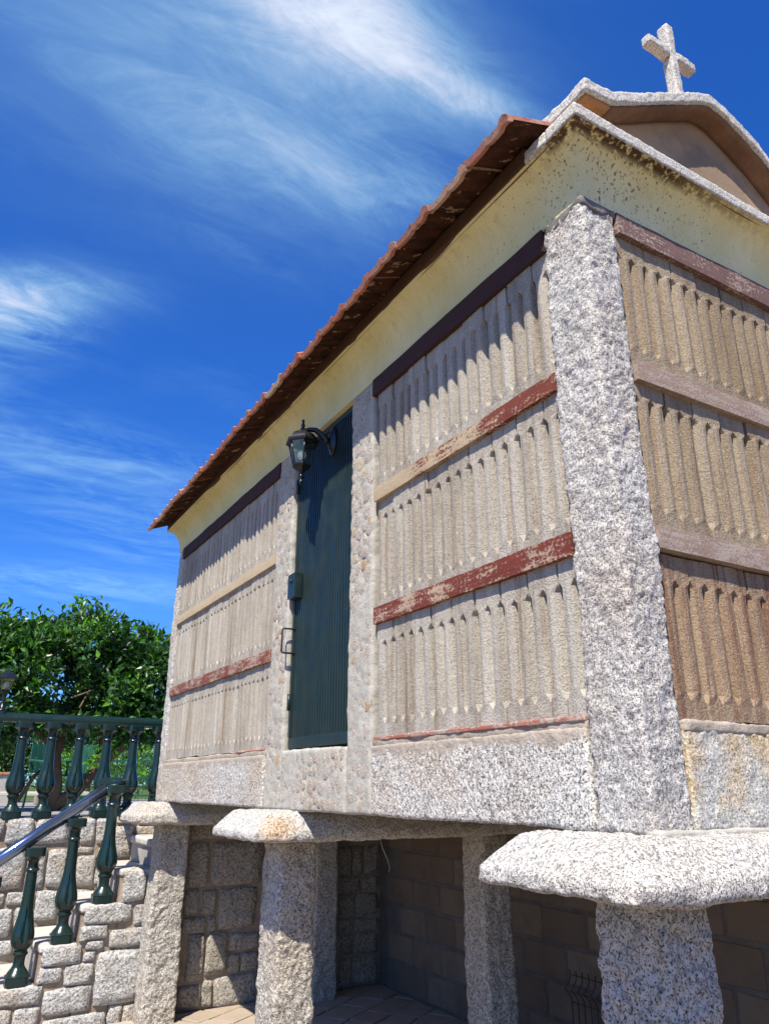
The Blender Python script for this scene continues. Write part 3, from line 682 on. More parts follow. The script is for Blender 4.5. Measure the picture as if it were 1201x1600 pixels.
# corner columns
def column(x0, x1, y0, y1, seed, res):
    def wp(P):
        Q = P.copy(); z = P[:, 2]
        w = vn(np.stack([z * 0 + 3, z * 0, z], 1), 2.6, seed) * 0.006
        Q[:, 0] += w; Q[:, 1] += vn(np.stack([z * 0, z * 0 + 5, z], 1), 2.6, seed) * 0.006; return Q
    return rough_box('corner_column', (x0, y0, 1.475), (x1, y1, 3.548), res, MT['granite'], G, r=0.016, amps=((5, 0.004), (30, 0.004), (95, 0.0042)), warp=wp, seed=seed)
column(-0.004, 0.158, -0.004, 0.202, 1, 0.0062)
column(1.342, 1.504, -0.004, 0.202, 2, 0.02)
column(-0.004, 0.158, 4.86, 5.004, 3, 0.009)
column(1.342, 1.504, 4.86, 5.004, 4, 0.03)
rough_box('shadow_strip', (-0.007, -0.007, 3.532), (0.162, 0.190, 3.564), 0.008, MT['shadow_grey'], G, r=0.01, amps=((12, 0.003), (60, 0.002)), seed=77, warp=lambda P: np.stack([P[:, 0], P[:, 1], np.where(P[:, 2] < 3.545, P[:, 2] - 0.016 * np.clip(vn(P, 22, 5) + 0.2, -1, 1), P[:, 2])], 1))  # dark strip standing in for the cove's shadow on the column top
# base course
rough_box('base_course', (-0.010, 0.206, 1.480), (0.07, 1.483, 1.762), 0.008, MT['granite_base'], G, r=0.012, amps=((4, 0.004), (40, 0.0022), (100, 0.0016)), seed=5)
rough_box('base_course', (-0.010, 2.70, 1.480), (0.07, 4.856, 1.762), 0.011, MT['granite_base'], G, r=0.012, amps=((4, 0.004), (40, 0.0022), (100, 0.0016)), seed=6)
rough_box('base_course', (0.162, -0.008, 1.480), (1.338, 0.07, 1.755), 0.009, MT['gable_base'], G, r=0.012, amps=((4, 0.004), (40, 0.003), (100, 0.002)), seed=7)
box('base_course', (1.43, 0.206, 1.480), (1.51, 4.856, 1.765), MT['granite_base'], G)
# cement wash over the base with a worn red ledge on it
rough_box('cement_wash', (-0.005, 0.206, 1.752), (0.06, 1.470, 1.786), (0.012, 0.014, 0.010), MT['wash'], G, r=0.008, amps=((9, 0.004), (50, 0.002)), seed=8)
rough_box('cement_wash', (-0.005, 2.70, 1.752), (0.06, 4.856, 1.790), (0.012, 0.03, 0.010), MT['wash'], G, r=0.008, amps=((9, 0.004), (50, 0.002)), seed=9)
rough_box('cement_wash', (0.162, -0.010, 1.740), (1.338, 0.06, 1.775), (0.014, 0.012, 0.010), MT['wash'], G, r=0.008, amps=((9, 0.005), (50, 0.003)), seed=10)
rough_box('red_ledge', (-0.010, 0.206, 1.776), (0.05, 1.462, 1.797), (0.012, 0.014, 0.008), MT['ledge_red'], G, r=0.004, amps=((9, 0.003), (50, 0.0015)), seed=11)
rough_box('red_ledge', (-0.008, 2.70, 1.782), (0.05, 3.30, 1.797), (0.012, 0.02, 0.008), MT['ledge_red'], G, r=0.004, amps=((9, 0.003), (50, 0.0015)), seed=12)
# slats
def slat_mesh(w, h, seed):
    r = random.Random(seed)
    gw, dp = 0.0170, 0.031
    c = w / 2
    hb, ht = 0.052 + r.uniform(-.004, .004), h - 0.074 + r.uniform(-.005, .004)
    lv = [(0.0, 0), (hb, 1), (hb + 0.026, 2), (hb + 0.12, 2), (h * 0.5, 2), (ht - 0.10, 2), (ht - 0.020, 2), (ht, 1), (h, 0)]
    V = []
    for z, kd in lv:
        k = 1.0 if kd == 2 else (0.06 if kd == 1 else 0.5)
        q = dp if kd == 2 else 0.0
        rib = 0.004 if kd == 2 else 0.0
        jt = lambda: r.uniform(-.0012, .0012)
        xs = [(0.0016, 0.022 if kd == 0 else q + 0.030), (0.004 if kd != 2 else 0.0075, q * 0.8 + 0.001), (0.006 + gw * k * 0.75, 0.0), ((gw + c - gw) / 2 + 0.0, -rib), (c - gw * k, 0.0), (c, q), (c + gw * k, 0.0), ((w - gw + c + gw) / 2, -rib), (w - 0.006 - gw * k * 0.75, 0.0), (w - (0.004 if kd != 2 else 0.0075), q * 0.8 + 0.001), (w - 0.0016, 0.022 if kd == 0 else q + 0.030)]
        for u, d in xs: V.append((u, d + jt(), z + jt()))
    n = 11; F = []
    for j in range(len(lv) - 1):
        for i in range(n - 1):
            a = j * n + i; F.append((a, a + 1, a + n + 1, a + n))
    # top edge return, so each piece has thickness
    b = len(V)
    for i in range(n): V.append((V[(len(lv) - 1) * n + i][0], 0.05, h))
    for i in range(n - 1): a = (len(lv) - 1) * n + i; F.append((a, a + 1, b + i + 1, b + i))
    return V, F
SW = 0.1465
def make_slats(h, mat, axis, start, count, z, plane, protos=4, dirn=1):
    ps = []
    for k in range(protos):
        V, F = slat_mesh(SW, h, k + int(h * 1000)); ps.append(None)
    meshes = []
    for k in range(count):
        if k < protos:
            V, F = slat_mesh(SW, h, k + int(h * 1000) + int(plane * 7) + (50 if axis == 'x' else 0)); o = mesh_obj('slat', V, F, mat, G, False); meshes.append(o.data)
        else:
            o = inst(meshes[random.randrange(len(meshes))], 'slat', G)
        j = random.uniform(-0.005, 0.004)
        if axis == 'y':      # long wall: local x -> world -y, local depth -> +x
            o.matrix_basis = Matrix.Translation((plane + j, start + SW * (k + 1), z + random.uniform(-.003, .003))) @ Matrix.Rotation(math.radians(-90), 4, 'Z') @ Matrix.Rotation(random.uniform(-.009, .009), 4, 'Y') @ Matrix.Rotation(random.uniform(-.02, .02), 4, 'Z')
        else:
            o.matrix_basis = Matrix.Translation((start + SW * k, plane + j, z + random.uniform(-.003, .003))) @ Matrix.Rotation(random.uniform(-.009, .009), 4, 'Y') @ Matrix.Rotation(random.uniform(-.02, .02), 4, 'Z')
ROWS = [(1.794, 0.494), (2.348, 0.538), (2.942, 0.525)]
for ri, (z, h) in enumerate(ROWS):
    make_slats(h, MT['slat'], 'y', 1.462 - 9 * SW, 9, z, 0.011)
    make_slats(h, MT['slat'], 'y', 2.688, 15, z, 0.011)
    make_slats(h, MT['slat_brown'] if ri == 0 else MT['slat_gable'], 'x', 0.158, 9, z if ri else 1.776, 0.013)
# back sides (never in view from the front): plain panels
box('rear_panel', (1.46, 0.206, 1.77), (1.485, 4.856, 3.55), MT['slat'], G)
box('rear_panel', (0.162, 4.96, 1.77), (1.338, 4.985, 3.55), MT['slat_gable'], G)
# beams
def beam(y0, y1, z0, z1, mat, seed, xf=-0.010):
    rough_box('cross_beam', (xf, y0, z0), (0.05, y1, z1), (0.03, 0.03, 0.03), mat, G, r=0.003, amps=((5, 0.0025), (22, 0.001)), seed=seed, smooth=False)
def beamg(z0, z1, mat, seed, yf=-0.013):
    rough_box('cross_beam', (0.160, yf, z0), (1.340, 0.05, z1), (0.03, 0.03, 0.03), mat, G, r=0.003, amps=((5, 0.0035), (22, 0.001)), seed=seed, smooth=False)
beam(0.200, 1.462, 2.284, 2.362, MT['beam_red'], 20); beam(0.200, 1.462, 2.880, 2.952, MT['beam_half'], 21); beam(0.200, 1.482, 3.465, 3.562, MT['beam_plum'], 22)
beam(2.69, 4.862, 2.284, 2.358, MT['beam_red_far'], 23); beam(2.69, 4.862, 2.880, 2.948, MT['beam_bare'], 24); beam(2.69, 4.862, 3.465, 3.562, MT['beam_plum'], 25)
beamg(2.278, 2.355, MT['beam_grey'], 26); beamg(2.866, 2.945, MT['beam_grey'], 27); beamg(3.468, 3.562, MT['beam_plum_gable'], 28)
rough_box('mortar_bead', (0.0, -0.016, 1.466), (1.5, 0.03, 1.488), (0.015, 0.015, 0.008), MT['mortar_pale'], G, r=0.008, amps=((9, 0.005), (40, 0.004)), seed=51)
# ---- door jambs of small rubble set in mortar
PEB = []
for k in range(7):
    r = random.Random(k); n = 10; V = [(0.001, -1.0, 0.0)]
    rads = [r.uniform(0.74, 1.22) for _ in range(n)]
    for rr, dd in ((0.60, 0.85), (0.95, 0.30), (1.08, -0.8)):
        for i in range(n):
            a = 2 * math.pi * i / n; V.append((rr * rads[i] * math.cos(a), -dd + r.uniform(-.12, .12), rr * rads[i] * math.sin(a)))
    F = [(0, 1 + (i + 1) % n, 1 + i) for i in range(n)]
    for q in range(2):
        for i in range(n):
            a = 1 + q * n + i; b = 1 + q * n + (i + 1) % n; F.append((a, b, b + n, a + n))
    F = [f[::-1] for f in F]
    me = bpy.data.meshes.new('stone'); me.from_pydata(V, [], F); me.materials.append(MT['pebble']); me.update()
    me.polygons.foreach_set('use_smooth', np.ones(len(me.polygons), dtype=bool)); PEB.append(me)
def pebble_fill(parent, y0, y1, z0, z1, xp, seed, face='x', big=1.0):
    r = random.Random(seed); pts = []
    for _ in range(5000):
        a = r.uniform(0.020, 0.038) * big; b = a * r.uniform(1.0, 1.5); p = (r.uniform(y0 + a, y1 - a), r.uniform(z0 + b, z1 - b))
        if all(((p[0] - q[0]) / (a + q[2] - 0.004)) ** 2 + ((p[1] - q[1]) / (b + q[3] - 0.004)) ** 2 > 1 for q in pts): pts.append((*p, a, b))
    for y, z, a, b in pts[:290]:
        rot = r.uniform(-0.5, 0.5)
        if face == 'x': M4 = Matrix.Translation((xp, y, z)) @ Matrix.Rotation(math.radians(-90), 4, 'Z') @ Matrix.Rotation(rot, 4, 'Y') @ Matrix.Diagonal((a, 0.0038, b, 1))
        else: M4 = Matrix.Translation((y, xp, z)) @ Matrix.Rotation(rot, 4, 'Y') @ Matrix.Diagonal((a, 0.0038, b, 1))
        inst(r.choice(PEB), 'stone', parent, M4)
def jamb(y0, y1, seed, z0=1.478, z1=3.558):
    j = rough_box('door_jamb', (-0.004, y0, z0), (0.075, y1, z1), (0.02, 0.012, 0.012), MT['mortar_pale'], G, r=0.012, amps=((5, 0.004), (24, 0.0035), (70, 0.002)), seed=seed)
    pebble_fill(j, y0 + 0.004, y1 - 0.004, z0 + 0.01, z1, -0.003, seed)
    if seed == 41: pebble_fill(j, 0.008, 0.03, z0 + 0.3, z1, y0, seed + 9, face='y', big=0.6) if False else None
jamb(1.484, 1.712, 41); jamb(2.462, 2.692, 42)
s = rough_box('door_sill', (-0.008, 1.716, 1.478), (0.075, 2.458, 1.772), (0.02, 0.012, 0.012), MT['mortar_pale'], G, r=0.012, amps=((5, 0.004), (24, 0.003), (70, 0.002)), seed=43)
pebble_fill(s, 1.72, 2.455, 1.485, 1.768, -0.008, 44)
# ---- door: ribbed sheet leaf
def door():
    root = bpy.data.objects.new('door', None); COL.objects.link(root); root.parent = G
    y0, y1, z0, z1 = 1.722, 2.452, 1.778, 3.555
    n = 24; p = (y1 - y0 - 0.05) / n; V = []; F = []
    prof = []
    for k in range(n):
        b = y0 + 0.025 + k * p
        prof += [(b, 0.044), (b + p * 0.22, 0.044), (b + p * 0.34, 0.026), (b + p * 0.80, 0.026), (b + p * 0.94, 0.044)]
    prof.append((y1 - 0.025, 0.044))
    zs = [z0 + 0.06, z0 + 0.5, z0 + 1.0, z0 + 1.4, z1 - 0.035]
    for z in zs:
        for i, (y, x) in enumerate(prof): V.append((x + 0.003 * math.sin(y * 9 + z * 2.3), y + 0.0012 * math.sin(z * 5 + i), z))
    m = len(prof)
    for j in range(len(zs) - 1):
        for i in range(m - 1): a = j * m + i; F.append((a, a + m, a + m + 1, a + 1))
    mesh_obj('door_leaf', V, F, MT['door'], root)
    box('door_rail', (0.022, y0 + 0.004, z0 + 0.004), (0.055, y1 - 0.004, z0 + 0.062), MT['door'], root, bev=0.003)
    box('door_rail', (0.022, y0 + 0.004, z1 - 0.037), (0.055, y1 - 0.004, z1 - 0.002), MT['door'], root, bev=0.003)
    for a, b in ((y0, y0 + 0.026), (y1 - 0.026, y1)):
        box('door_stile', (0.020, a, z0 + 0.064), (0.056, b, z1 - 0.039), MT['door'], root, bev=0.003)
    for q, (yy, zz) in enumerate(((y1 - 0.013, z0 + 0.25), (y1 - 0.013, z0 + 0.9), (y1 - 0.013, z1 - 0.25))): tube('hinge', [(0.014, yy, zz - 0.045), (0.014, yy, zz + 0.045)], 0.009, MT['door'], root, 10)
    lb = box('lock_box', (-0.022, 2.345, 2.600), (0.028, 2.445, 2.745), MT['door'], root, bev=0.004)
    k = lathe('keyhole_cover', [(0, 0.012), (0.006, 0.012), (0.009, 0.008)], 14, MT['iron_old'], lb)
    k.matrix_basis = Matrix.Translation((-0.022, 2.392, 2.70)) @ Matrix.Rotation(math.radians(-90), 4, 'Y')
    tube('handle', [(0.028, 2.425, 2.295), (-0.040, 2.432, 2.295), (-0.046, 2.433, 2.302), (-0.046, 2.433, 2.425), (-0.040, 2.432, 2.432), (0.028, 2.425, 2.432)], 0.0055, MT['iron_old'], root, 8)
door()
# ---- cornice: concave plaster cove round the building
def cove():
    prof = []
    for k in range(15):
        a = math.radians(90 * k / 14); prof.append((0.112 * (1 - math.cos(a)) + 0.002, 3.558 + 0.217 * math.sin(a) ** 0.95))
    prof = [(-0.03, 3.556)] + prof
    V = []; F = []
    segs = []
    def path(o):
        return [(-o, -o), (WX + o, -o), (WX + o, LY + o), (-o, LY + o)]
    # subdivide each side so the plaster can be slightly uneven
    cnt = [60, 40, 20, 90]
    ring = None
    for o, z in prof:
        c = path(o); row = []
        for s in range(4):
            a, b = c[s], c[(s + 1) % 4]
            for i in range(cnt[s]):
                t = i / cnt[s]; row.append((a[0] + (b[0] - a[0]) * t, a[1] + (b[1] - a[1]) * t, z))
        V += row; ring = len(row)
    V = np.array(V); V += (vn(V, 5, 3) * 0.003)[:, None] * np.array([1, 1, 0.3])
    for j in range(len(prof) - 1):
        for i in range(ring):
            a = j * ring + i; b = j * ring + (i + 1) % ring; F.append((a, a + ring, b + ring, b)[::-1])
    mesh_obj('cornice', V, F, MT['plaster'], G, False)
    box('cornice_top', (-0.10, -0.10, 3.7725), (WX + 0.10, LY + 0.10, 3.7752), MT['soffit'], G)
cove()
# granite trim on the front edge of the cornice with its short returns
rough_box('cornice_trim', (-0.119, -0.119, 3.776), (1.619, 0.03, 3.832), 0.009, MT['granite_trim'], G, r=0.007, amps=((8, 0.002), (50, 0.0016), (110, 0.001)), seed=60)
rough_box('cornice_trim', (-0.119, 0.0315, 3.776), (-0.03, 0.145, 3.831), 0.008, MT['granite_trim'], G, r=0.007, amps=((8, 0.003), (50, 0.0022), (110, 0.0015)), seed=61)
rough_box('fascia_board', (-0.116, 0.148, 3.7745), (-0.085, 5.08, 3.862), (0.02, 0.05, 0.02), MT['fascia'], G, r=0.003, amps=((6, 0.002),), seed=62)
rough_box('cornice_trim', (-0.125, 5.0, 3.70), (0.10, 5.135, 3.772), 0.015, MT['plaster'], G, r=0.006, amps=((8, 0.003),), seed=63) if False else None
# ---- roof
RX0, RZ0, RS = -0.285, 3.800, 0.40
def roof():
    # deck under the tiles
    V = [(-0.08, 0.2, RZ0 + 0.205 * RS - 0.02), (0.75, 0.2, RZ0 + 1.035 * RS - 0.03), (1.58, 0.2, RZ0 + 0.205 * RS - 0.02), (1.58, 0.2, 3.768), (-0.08, 0.2, 3.768)]
    V = V + [(x, 5.0, z) for x, y, z in V]
    mesh_obj('roof_deck', V, [(0, 1, 2, 3, 4), (9, 8, 7, 6, 5), (0, 5, 6, 1), (1, 6, 7, 2), (2, 7, 8, 3), (3, 8, 9, 4), (4, 9, 5, 0)], MT['fascia'], G)
    TW, TL, TH = 0.262, 0.40, 0.014
    def tile(seed):
        r = random.Random(seed)
        us = [0, 0.018, 0.036, 0.052, 0.095, 0.118, 0.130, 0.142, 0.165, 0.225, 0.243, TW]
        hs = [0.010, 0.022, 0.020, 0.004, 0.0, 0.004, 0.013, 0.004, 0.0, 0.0, 0.006, 0.004]
        V = []; F = []; mi = []; n = len(us)
        ls = [0.0, 0.022, 0.03, TL]
        for l in ls:
            for u, h in zip(us, hs): V.append((l, u, h + TH + r.uniform(-.001, .001)))
            for u, h in zip(us, hs):
                dz = -0.010 if l < 0.025 else 0.0
                V.append((l, u, h * 0.6 + dz + r.uniform(-.001, .001)))
        for j in range(len(ls) - 1):
            for i in range(n - 1):
                a = j * 2 * n + i; F.append((a, a + 2 * n, a + 2 * n + 1, a + 1)[::-1]); mi.append(0)
                a = a + n; F.append((a, a + 1, a + 2 * n + 1, a + 2 * n)[::-1]); mi.append(1 if j > 0 else 0)
            for i, fl in ((0, 0), (n - 1, 1)):
                a = j * 2 * n + i; f = (a, a + n, a + 3 * n, a + 2 * n); F.append(f if fl else f[::-1]); mi.append(0)
        for i in range(n - 1): F.append((i, i + 1, n + i + 1, n + i)[::-1]); mi.append(0)
        me = bpy.data.meshes.new('roof_tile'); me.from_pydata(V, [], F); me.materials.append(MT['tile']); me.materials.append(MT['tile_under'])
        me.polygons.foreach_set('material_index', np.array(mi, dtype=np.int32)); me.update(); return me
    tm = [tile(k) for k in range(5)]
    ang = math.atan(RS)
    for row in range(4):
        for k in range(20):
            y = 0.040 + 0.2505 * k
            x = RX0 + row * 0.295; z = RZ0 + (x - RX0) * RS + row * 0.003 - 0.055 * (y / 5.0)
            if row and y < 0.2 and x > -0.12: continue
            M4 = Matrix.Translation((x + random.uniform(-.007, .007), y, z + random.uniform(-.0035, .0035))) @ Matrix.Rotation(-ang + random.uniform(-.015, .015), 4, 'Y') @ Matrix.Rotation(random.uniform(-.016, .016), 4, 'Z') @ Matrix.Rotation(random.uniform(-.025, .025), 4, 'X')
            inst(random.choice(tm), 'roof_tile', G, M4)
            if row == 0 or row > 0:
                x2 = 1.5 - x
                if row and y < 0.2: continue
                M5 = Matrix.Translation((x2, y + 0.2505, z)) @ Matrix.Rotation(math.pi, 4, 'Z') @ Matrix.Rotation(-ang, 4, 'Y')
                inst(random.choice(tm), 'roof_tile', G, M5)
    # ridge tiles
    V = []; F = []; n = 9
    for l in (0, 0.40):
        for i in range(n):
            a = math.pi * i / (n - 1); rr = 0.085 - l * 0.03; V.append((rr * math.cos(a), l, rr * 0.75 * math.sin(a)))
    for i in range(n - 1): F.append((i, i + 1, n + i + 1, n + i))
    me = bpy.data.meshes.new('ridge_tile'); me.from_pydata(V, [], F); me.materials.append(MT['tile']); me.update()
    for k in range(13): inst(me, 'ridge_tile', G, Matrix.Translation((0.75, 0.2 + k * 0.368, RZ0 + 1.035 * RS - 0.01)))
    # crumbling eave mortar under the tile row
    tag(None, None) if False else None
roof()
# ---- pediment
PX = [-0.03, 0.114, 0.30, 0.50, 0.70, 0.755, 0.84, 0.96, 1.08, 1.20, 1.30, 1.396, 1.54]
PZ = [4.018, 4.034, 4.140, 4.262, 4.378, 4.402, 4.396, 4.345, 4.282, 4.200, 4.110, 4.034, 4.018]
def pz(x): return np.interp(x, PX, PZ)
def cop(P):
    Q = P.copy(); Q[:, 2] = pz(P[:, 0]) + P[:, 2]; return Q
rough_box('pediment_coping', (-0.03, -0.10, -0.058), (1.54, 0.20, 0.0), 0.009, MT['granite_trim'], G, r=0.008, amps=((7, 0.004), (45, 0.003), (110, 0.0018)), warp=cop, seed=70)
rough_box('soffit', (0.118, -0.086, -0.072), (1.39, 0.005, -0.056), (0.03, 0.03, 0.01), MT['soffit'], G, r=0.003, amps=((10, 0.0015),), warp=cop, seed=71)
rough_box('soffit_end', (-0.016, -0.086, -0.072), (0.114, 0.15, -0.056), (0.03, 0.03, 0.01), MT['soffit_orange'], G, r=0.003, amps=((10, 0.0015),), warp=cop, seed=72)
rough_box('soffit_end', (1.40, -0.086, -0.072), (1.526, 0.15, -0.056), (0.03, 0.03, 0.01), MT['soffit_orange'], G, r=0.003, amps=((10, 0.0015),), warp=cop, seed=73)
def tym(P):
    Q = P.copy(); t = P[:, 2]; Q[:, 2] = 3.80 + t * (pz(P[:, 0]) - 0.066 - 3.80); return Q
rough_box('tympanum', (0.112, 0.0, 0.0), (1.398, 0.12, 1.0), (0.03, 0.06, 0.06), MT['tympanum'], G, r=0.002, amps=((4, 0.003),), warp=tym, seed=74)
rough_box('brick_course', (-0.008, 0.035, 3.838), (0.10, 0.30, 3.965), (0.02, 0.02, 0.02), MT['brick'], G, r=0.004, amps=((10, 0.002), (60, 0.001)), seed=75)
rough_box('brick_course', (1.40, 0.035, 3.838), (1.508, 0.30, 3.965), (0.02, 0.02, 0.02), MT['brick'], G, r=0.004, amps=((10, 0.002), (60, 0.001)), seed=76)

# ================================================================== CROSS
def cross():
    o = thing('stone_cross', 'small rough granite cross on the peak of the gable', 'cross', (0.75, 0.045, 4.37))
    w, d = 0.027, 0.027
    def br(name, lo, hi, seed, wp=None): return rough_box(name, lo, hi, 0.009, MT['granite_trim'], o, r=0.010, amps=((12, 0.003), (60, 0.0028), (120, 0.0015)), seed=seed, warp=wp)
    br('shaft', (-w, -d, 0), (w, d, 0.585), 80, lambda P: np.stack([P[:, 0] * (1.12 - 0.25 * np.clip(P[:, 2] / 0.4, 0, 1)), P[:, 1], P[:, 2]], 1))
    def flare(P):
        Q = P.copy(); m = np.clip(1 - (np.abs(P[:, 0]) - w) / 0.05, 0, 1); Q[:, 2] = 0.405 + (P[:, 2] - 0.405) * (1 + 0.22 * m); return Q
    br('cross_arm', (-0.165, -d * 0.93, 0.382), (-w * 0.86, d * 0.93, 0.433), 81, flare)
    br('cross_arm', (w * 0.86, -d * 0.93, 0.382), (0.160, d * 0.93, 0.433), 82, flare)
cross()

# ================================================================== WALL LANTERN
def lantern():
    o = thing('wall_lantern', 'black six sided glass wall lantern mounted above the green door', 'lantern', (-0.125, 2.08, 3.32))
    I = MT['iron']
    def hexring(z, r): return [(r * math.cos(math.radians(60 * k + 15)), r * math.sin(math.radians(60 * k + 15)), z) for k in range(6)]
    def hexl(name, prof, mat, parent=None, smooth=False):
        V = []; F = []
        for z, r in prof: V += hexring(z, r)
        for j in range(len(prof) - 1):
            for k in range(6): a = j * 6 + k; b = j * 6 + (k + 1) % 6; F.append((a, b, b + 6, a + 6))
        F.append(tuple(range(6))[::-1]); F.append(tuple((len(prof) - 1) * 6 + k for k in range(6)))
        return mesh_obj(name, V, F, mat, parent or o, smooth)
    hexl('roof', [(0.092, 0.086), (0.098, 0.100), (0.108, 0.100), (0.114, 0.086), (0.128, 0.080), (0.150, 0.066), (0.166, 0.044), (0.176, 0.022), (0.182, 0.014)], I)
    lathe('finial', [(0.180, 0.012), (0.190, 0.016), (0.197, 0.008), (0.205, 0.010), (0.212, 0.013), (0.220, 0.009), (0.228, 0.006), (0.236, 0.009), (0.244, 0.008), (0.252, 0.003)], 16, I, o)
    hexl('base_cup', [(-0.070, 0.018), (-0.064, 0.030), (-0.050, 0.050), (-0.044, 0.056), (-0.036, 0.056), (-0.034, 0.045)], I)
    lathe('pendant', [(-0.155, 0.003), (-0.148, 0.009), (-0.138, 0.013), (-0.128, 0.010), (-0.122, 0.005), (-0.114, 0.013), (-0.104, 0.017), (-0.094, 0.011), (-0.088, 0.007), (-0.080, 0.016), (-0.072, 0.019), (-0.066, 0.016)], 16, I, o)
    bot, top = hexring(-0.036, 0.048), hexring(0.094, 0.080)
    for k in range(6):
        a, b, c, d = bot[k], bot[(k + 1) % 6], top[(k + 1) % 6], top[k]
        tube('corner_bar', [Vector(a) * 1.02, Vector(d) * 1.0], 0.0042, I, o, 6)
        n = (Vector(b) - Vector(a)).cross(Vector(d) - Vector(a)).normalized() * 0.0012
        q = [Vector(v) * 0.985 for v in (a, b, c, d)]
        V = [tuple(v - n) for v in q] + [tuple(v + n) for v in q]
        mesh_obj('pane', V, [(0, 3, 2, 1), (4, 5, 6, 7), (0, 1, 5, 4), (1, 2, 6, 5), (2, 3, 7, 6), (3, 0, 4, 7)], MT['glass'], o)
    lathe('bulb_holder', [(-0.034, 0.014), (-0.010, 0.014), (-0.008, 0.010)], 12, I, o)
    lathe('bulb', [(-0.008, 0.009), (0.002, 0.018), (0.020, 0.026), (0.036, 0.025), (0.052, 0.014), (0.058, 0.003)], 16, MT['bulb'], o)
    # scrolled arm back to an oval wall plate
    pts = [(0.0, 0.0, 0.176), (0.03, -0.02, 0.186), (0.06, -0.045, 0.178), (0.085, -0.065, 0.150), (0.105, -0.078, 0.120), (0.130, -0.085, 0.105)]
    tube('arm', pts, [0.010, 0.013, 0.016, 0.018, 0.018, 0.014], I, o, 10)
    sc = [(0.062 + 0.028 * math.cos(t) * (1 - t / 9), -0.05 - 0.02 * math.cos(t) * (1 - t / 9), 0.10 + 0.032 * math.sin(t) * (1 - t / 9)) for t in [0.5 * i for i in range(12)]]
    tube('scroll', sc, 0.0045, I, o, 6)
    pl = lathe('wall_plate', [(0.0, 0.050), (0.006, 0.052), (0.012, 0.046), (0.016, 0.034), (0.022, 0.030), (0.026, 0.012)], 24, I, o)
    pl.matrix_basis = Matrix.Translation((0.150, -0.085, 0.112)) @ Matrix.Rotation(math.radians(-90), 4, 'Y') @ Matrix.Diagonal((1.7, 0.95, 1, 1))
lantern()

# ================================================================== BALUSTRADES
def baluster_mesh():
    h = 0.78
    prof = [(0, .058), (.05, .058), (.052, .060), (.062, .056), (.075, .050), (.095, .036), (.110, .030), (.125, .029), (.150, .030), (.162, .034), (.168, .040), (.178, .040), (.184, .034), (.192, .034),
            (.205, .044), (.225, .054), (.25, .060), (.275, .060), (.30, .057), (.34, .049), (.38, .041), (.42, .036), (.48, .0325), (.54, .031), (.60, .0295), (.632, .029), (.637, .033), (.645, .038), (.653, .036), (.658, .030), (.675, .028), (.695, .028), (.710, .036), (.718, .046), (.722, .052), (.728, .055), (.776, .055), (h, .052)]
    prof2 = []
    for i in range(len(prof) - 1):
        (a, b), (c, d) = prof[i], prof[i + 1]; k = 3 if 0.2 < a < 0.45 else 1
        for q in range(k): prof2.append((a + (c - a) * q / k, b + (d - b) * q / k))
    prof2.append(prof[-1])
    def mod(z, a):
        if z < 0.055 or z > 0.722:                 # square blocks with cut corners
            q = abs(math.cos(a)), abs(math.sin(a)); return min(1 / max(q), 1.22)
        if 0.235 < z < 0.43:
            t = (z - 0.235) / 0.195; w = 0.32 * (1 - t) ** 0.6 * math.sin(math.pi * min(1, t * 4 + 0.1) / 2)
            d = ((a + math.pi / 4) % (math.pi / 2)) - math.pi / 4
            if abs(d) < w: return 1 - 0.17 * (1 - (d / w) ** 2)
        return 1.0
    prof2 = [(z, r * (1.30 if 0.2 < z < 0.4 or z < 0.1 else 1.28)) for z, r in prof2]
    o = lathe('baluster', prof2, 40, MT['rail'], None, mod, True)
    me = o.data; bpy.data.objects.remove(o)
    bm = bmesh.new(); bm.from_mesh(me)
    for e in bm.edges:
        if len(e.link_faces) == 2 and e.calc_face_angle(0) > 0.7: e.smooth = False
    bm.to_mesh(me); bm.free(); me.name = 'baluster'
    return me
BAL = baluster_mesh()
def rail_geo(pts, w, h, up=(0, 0, 1)):
    prof = [(-w, -h), (-w * 0.82, -h * 1.0), (w * 0.82, -h), (w, -h), (w * 1.05, -h * 0.2), (w * 0.92, h * 0.35), (w * 0.62, h * 0.8), (w * 0.2, h), (-w * 0.2, h), (-w * 0.62, h * 0.8), (-w * 0.92, h * 0.35), (-w * 1.05, -h * 0.2)]
    V = []; F = []; n = len(prof)
    for i, p in enumerate(pts):
        p = Vector(p); t = (Vector(pts[min(i + 1, len(pts) - 1)]) - Vector(pts[max(i - 1, 0)])).normalized(); s = t.cross(Vector(up)).normalized(); u = s.cross(t)
        V += [tuple(p + s * a + u * b) for a, b in prof]
    for i in range(len(pts) - 1):
        for k in range(n): a = i * n + k; b = i * n + (k + 1) % n; F.append((a, b, b + n, a + n))
    F.append(tuple(range(n))[::-1]); F.append(tuple((len(pts) - 1) * n + k for k in range(n)))
    return V, F
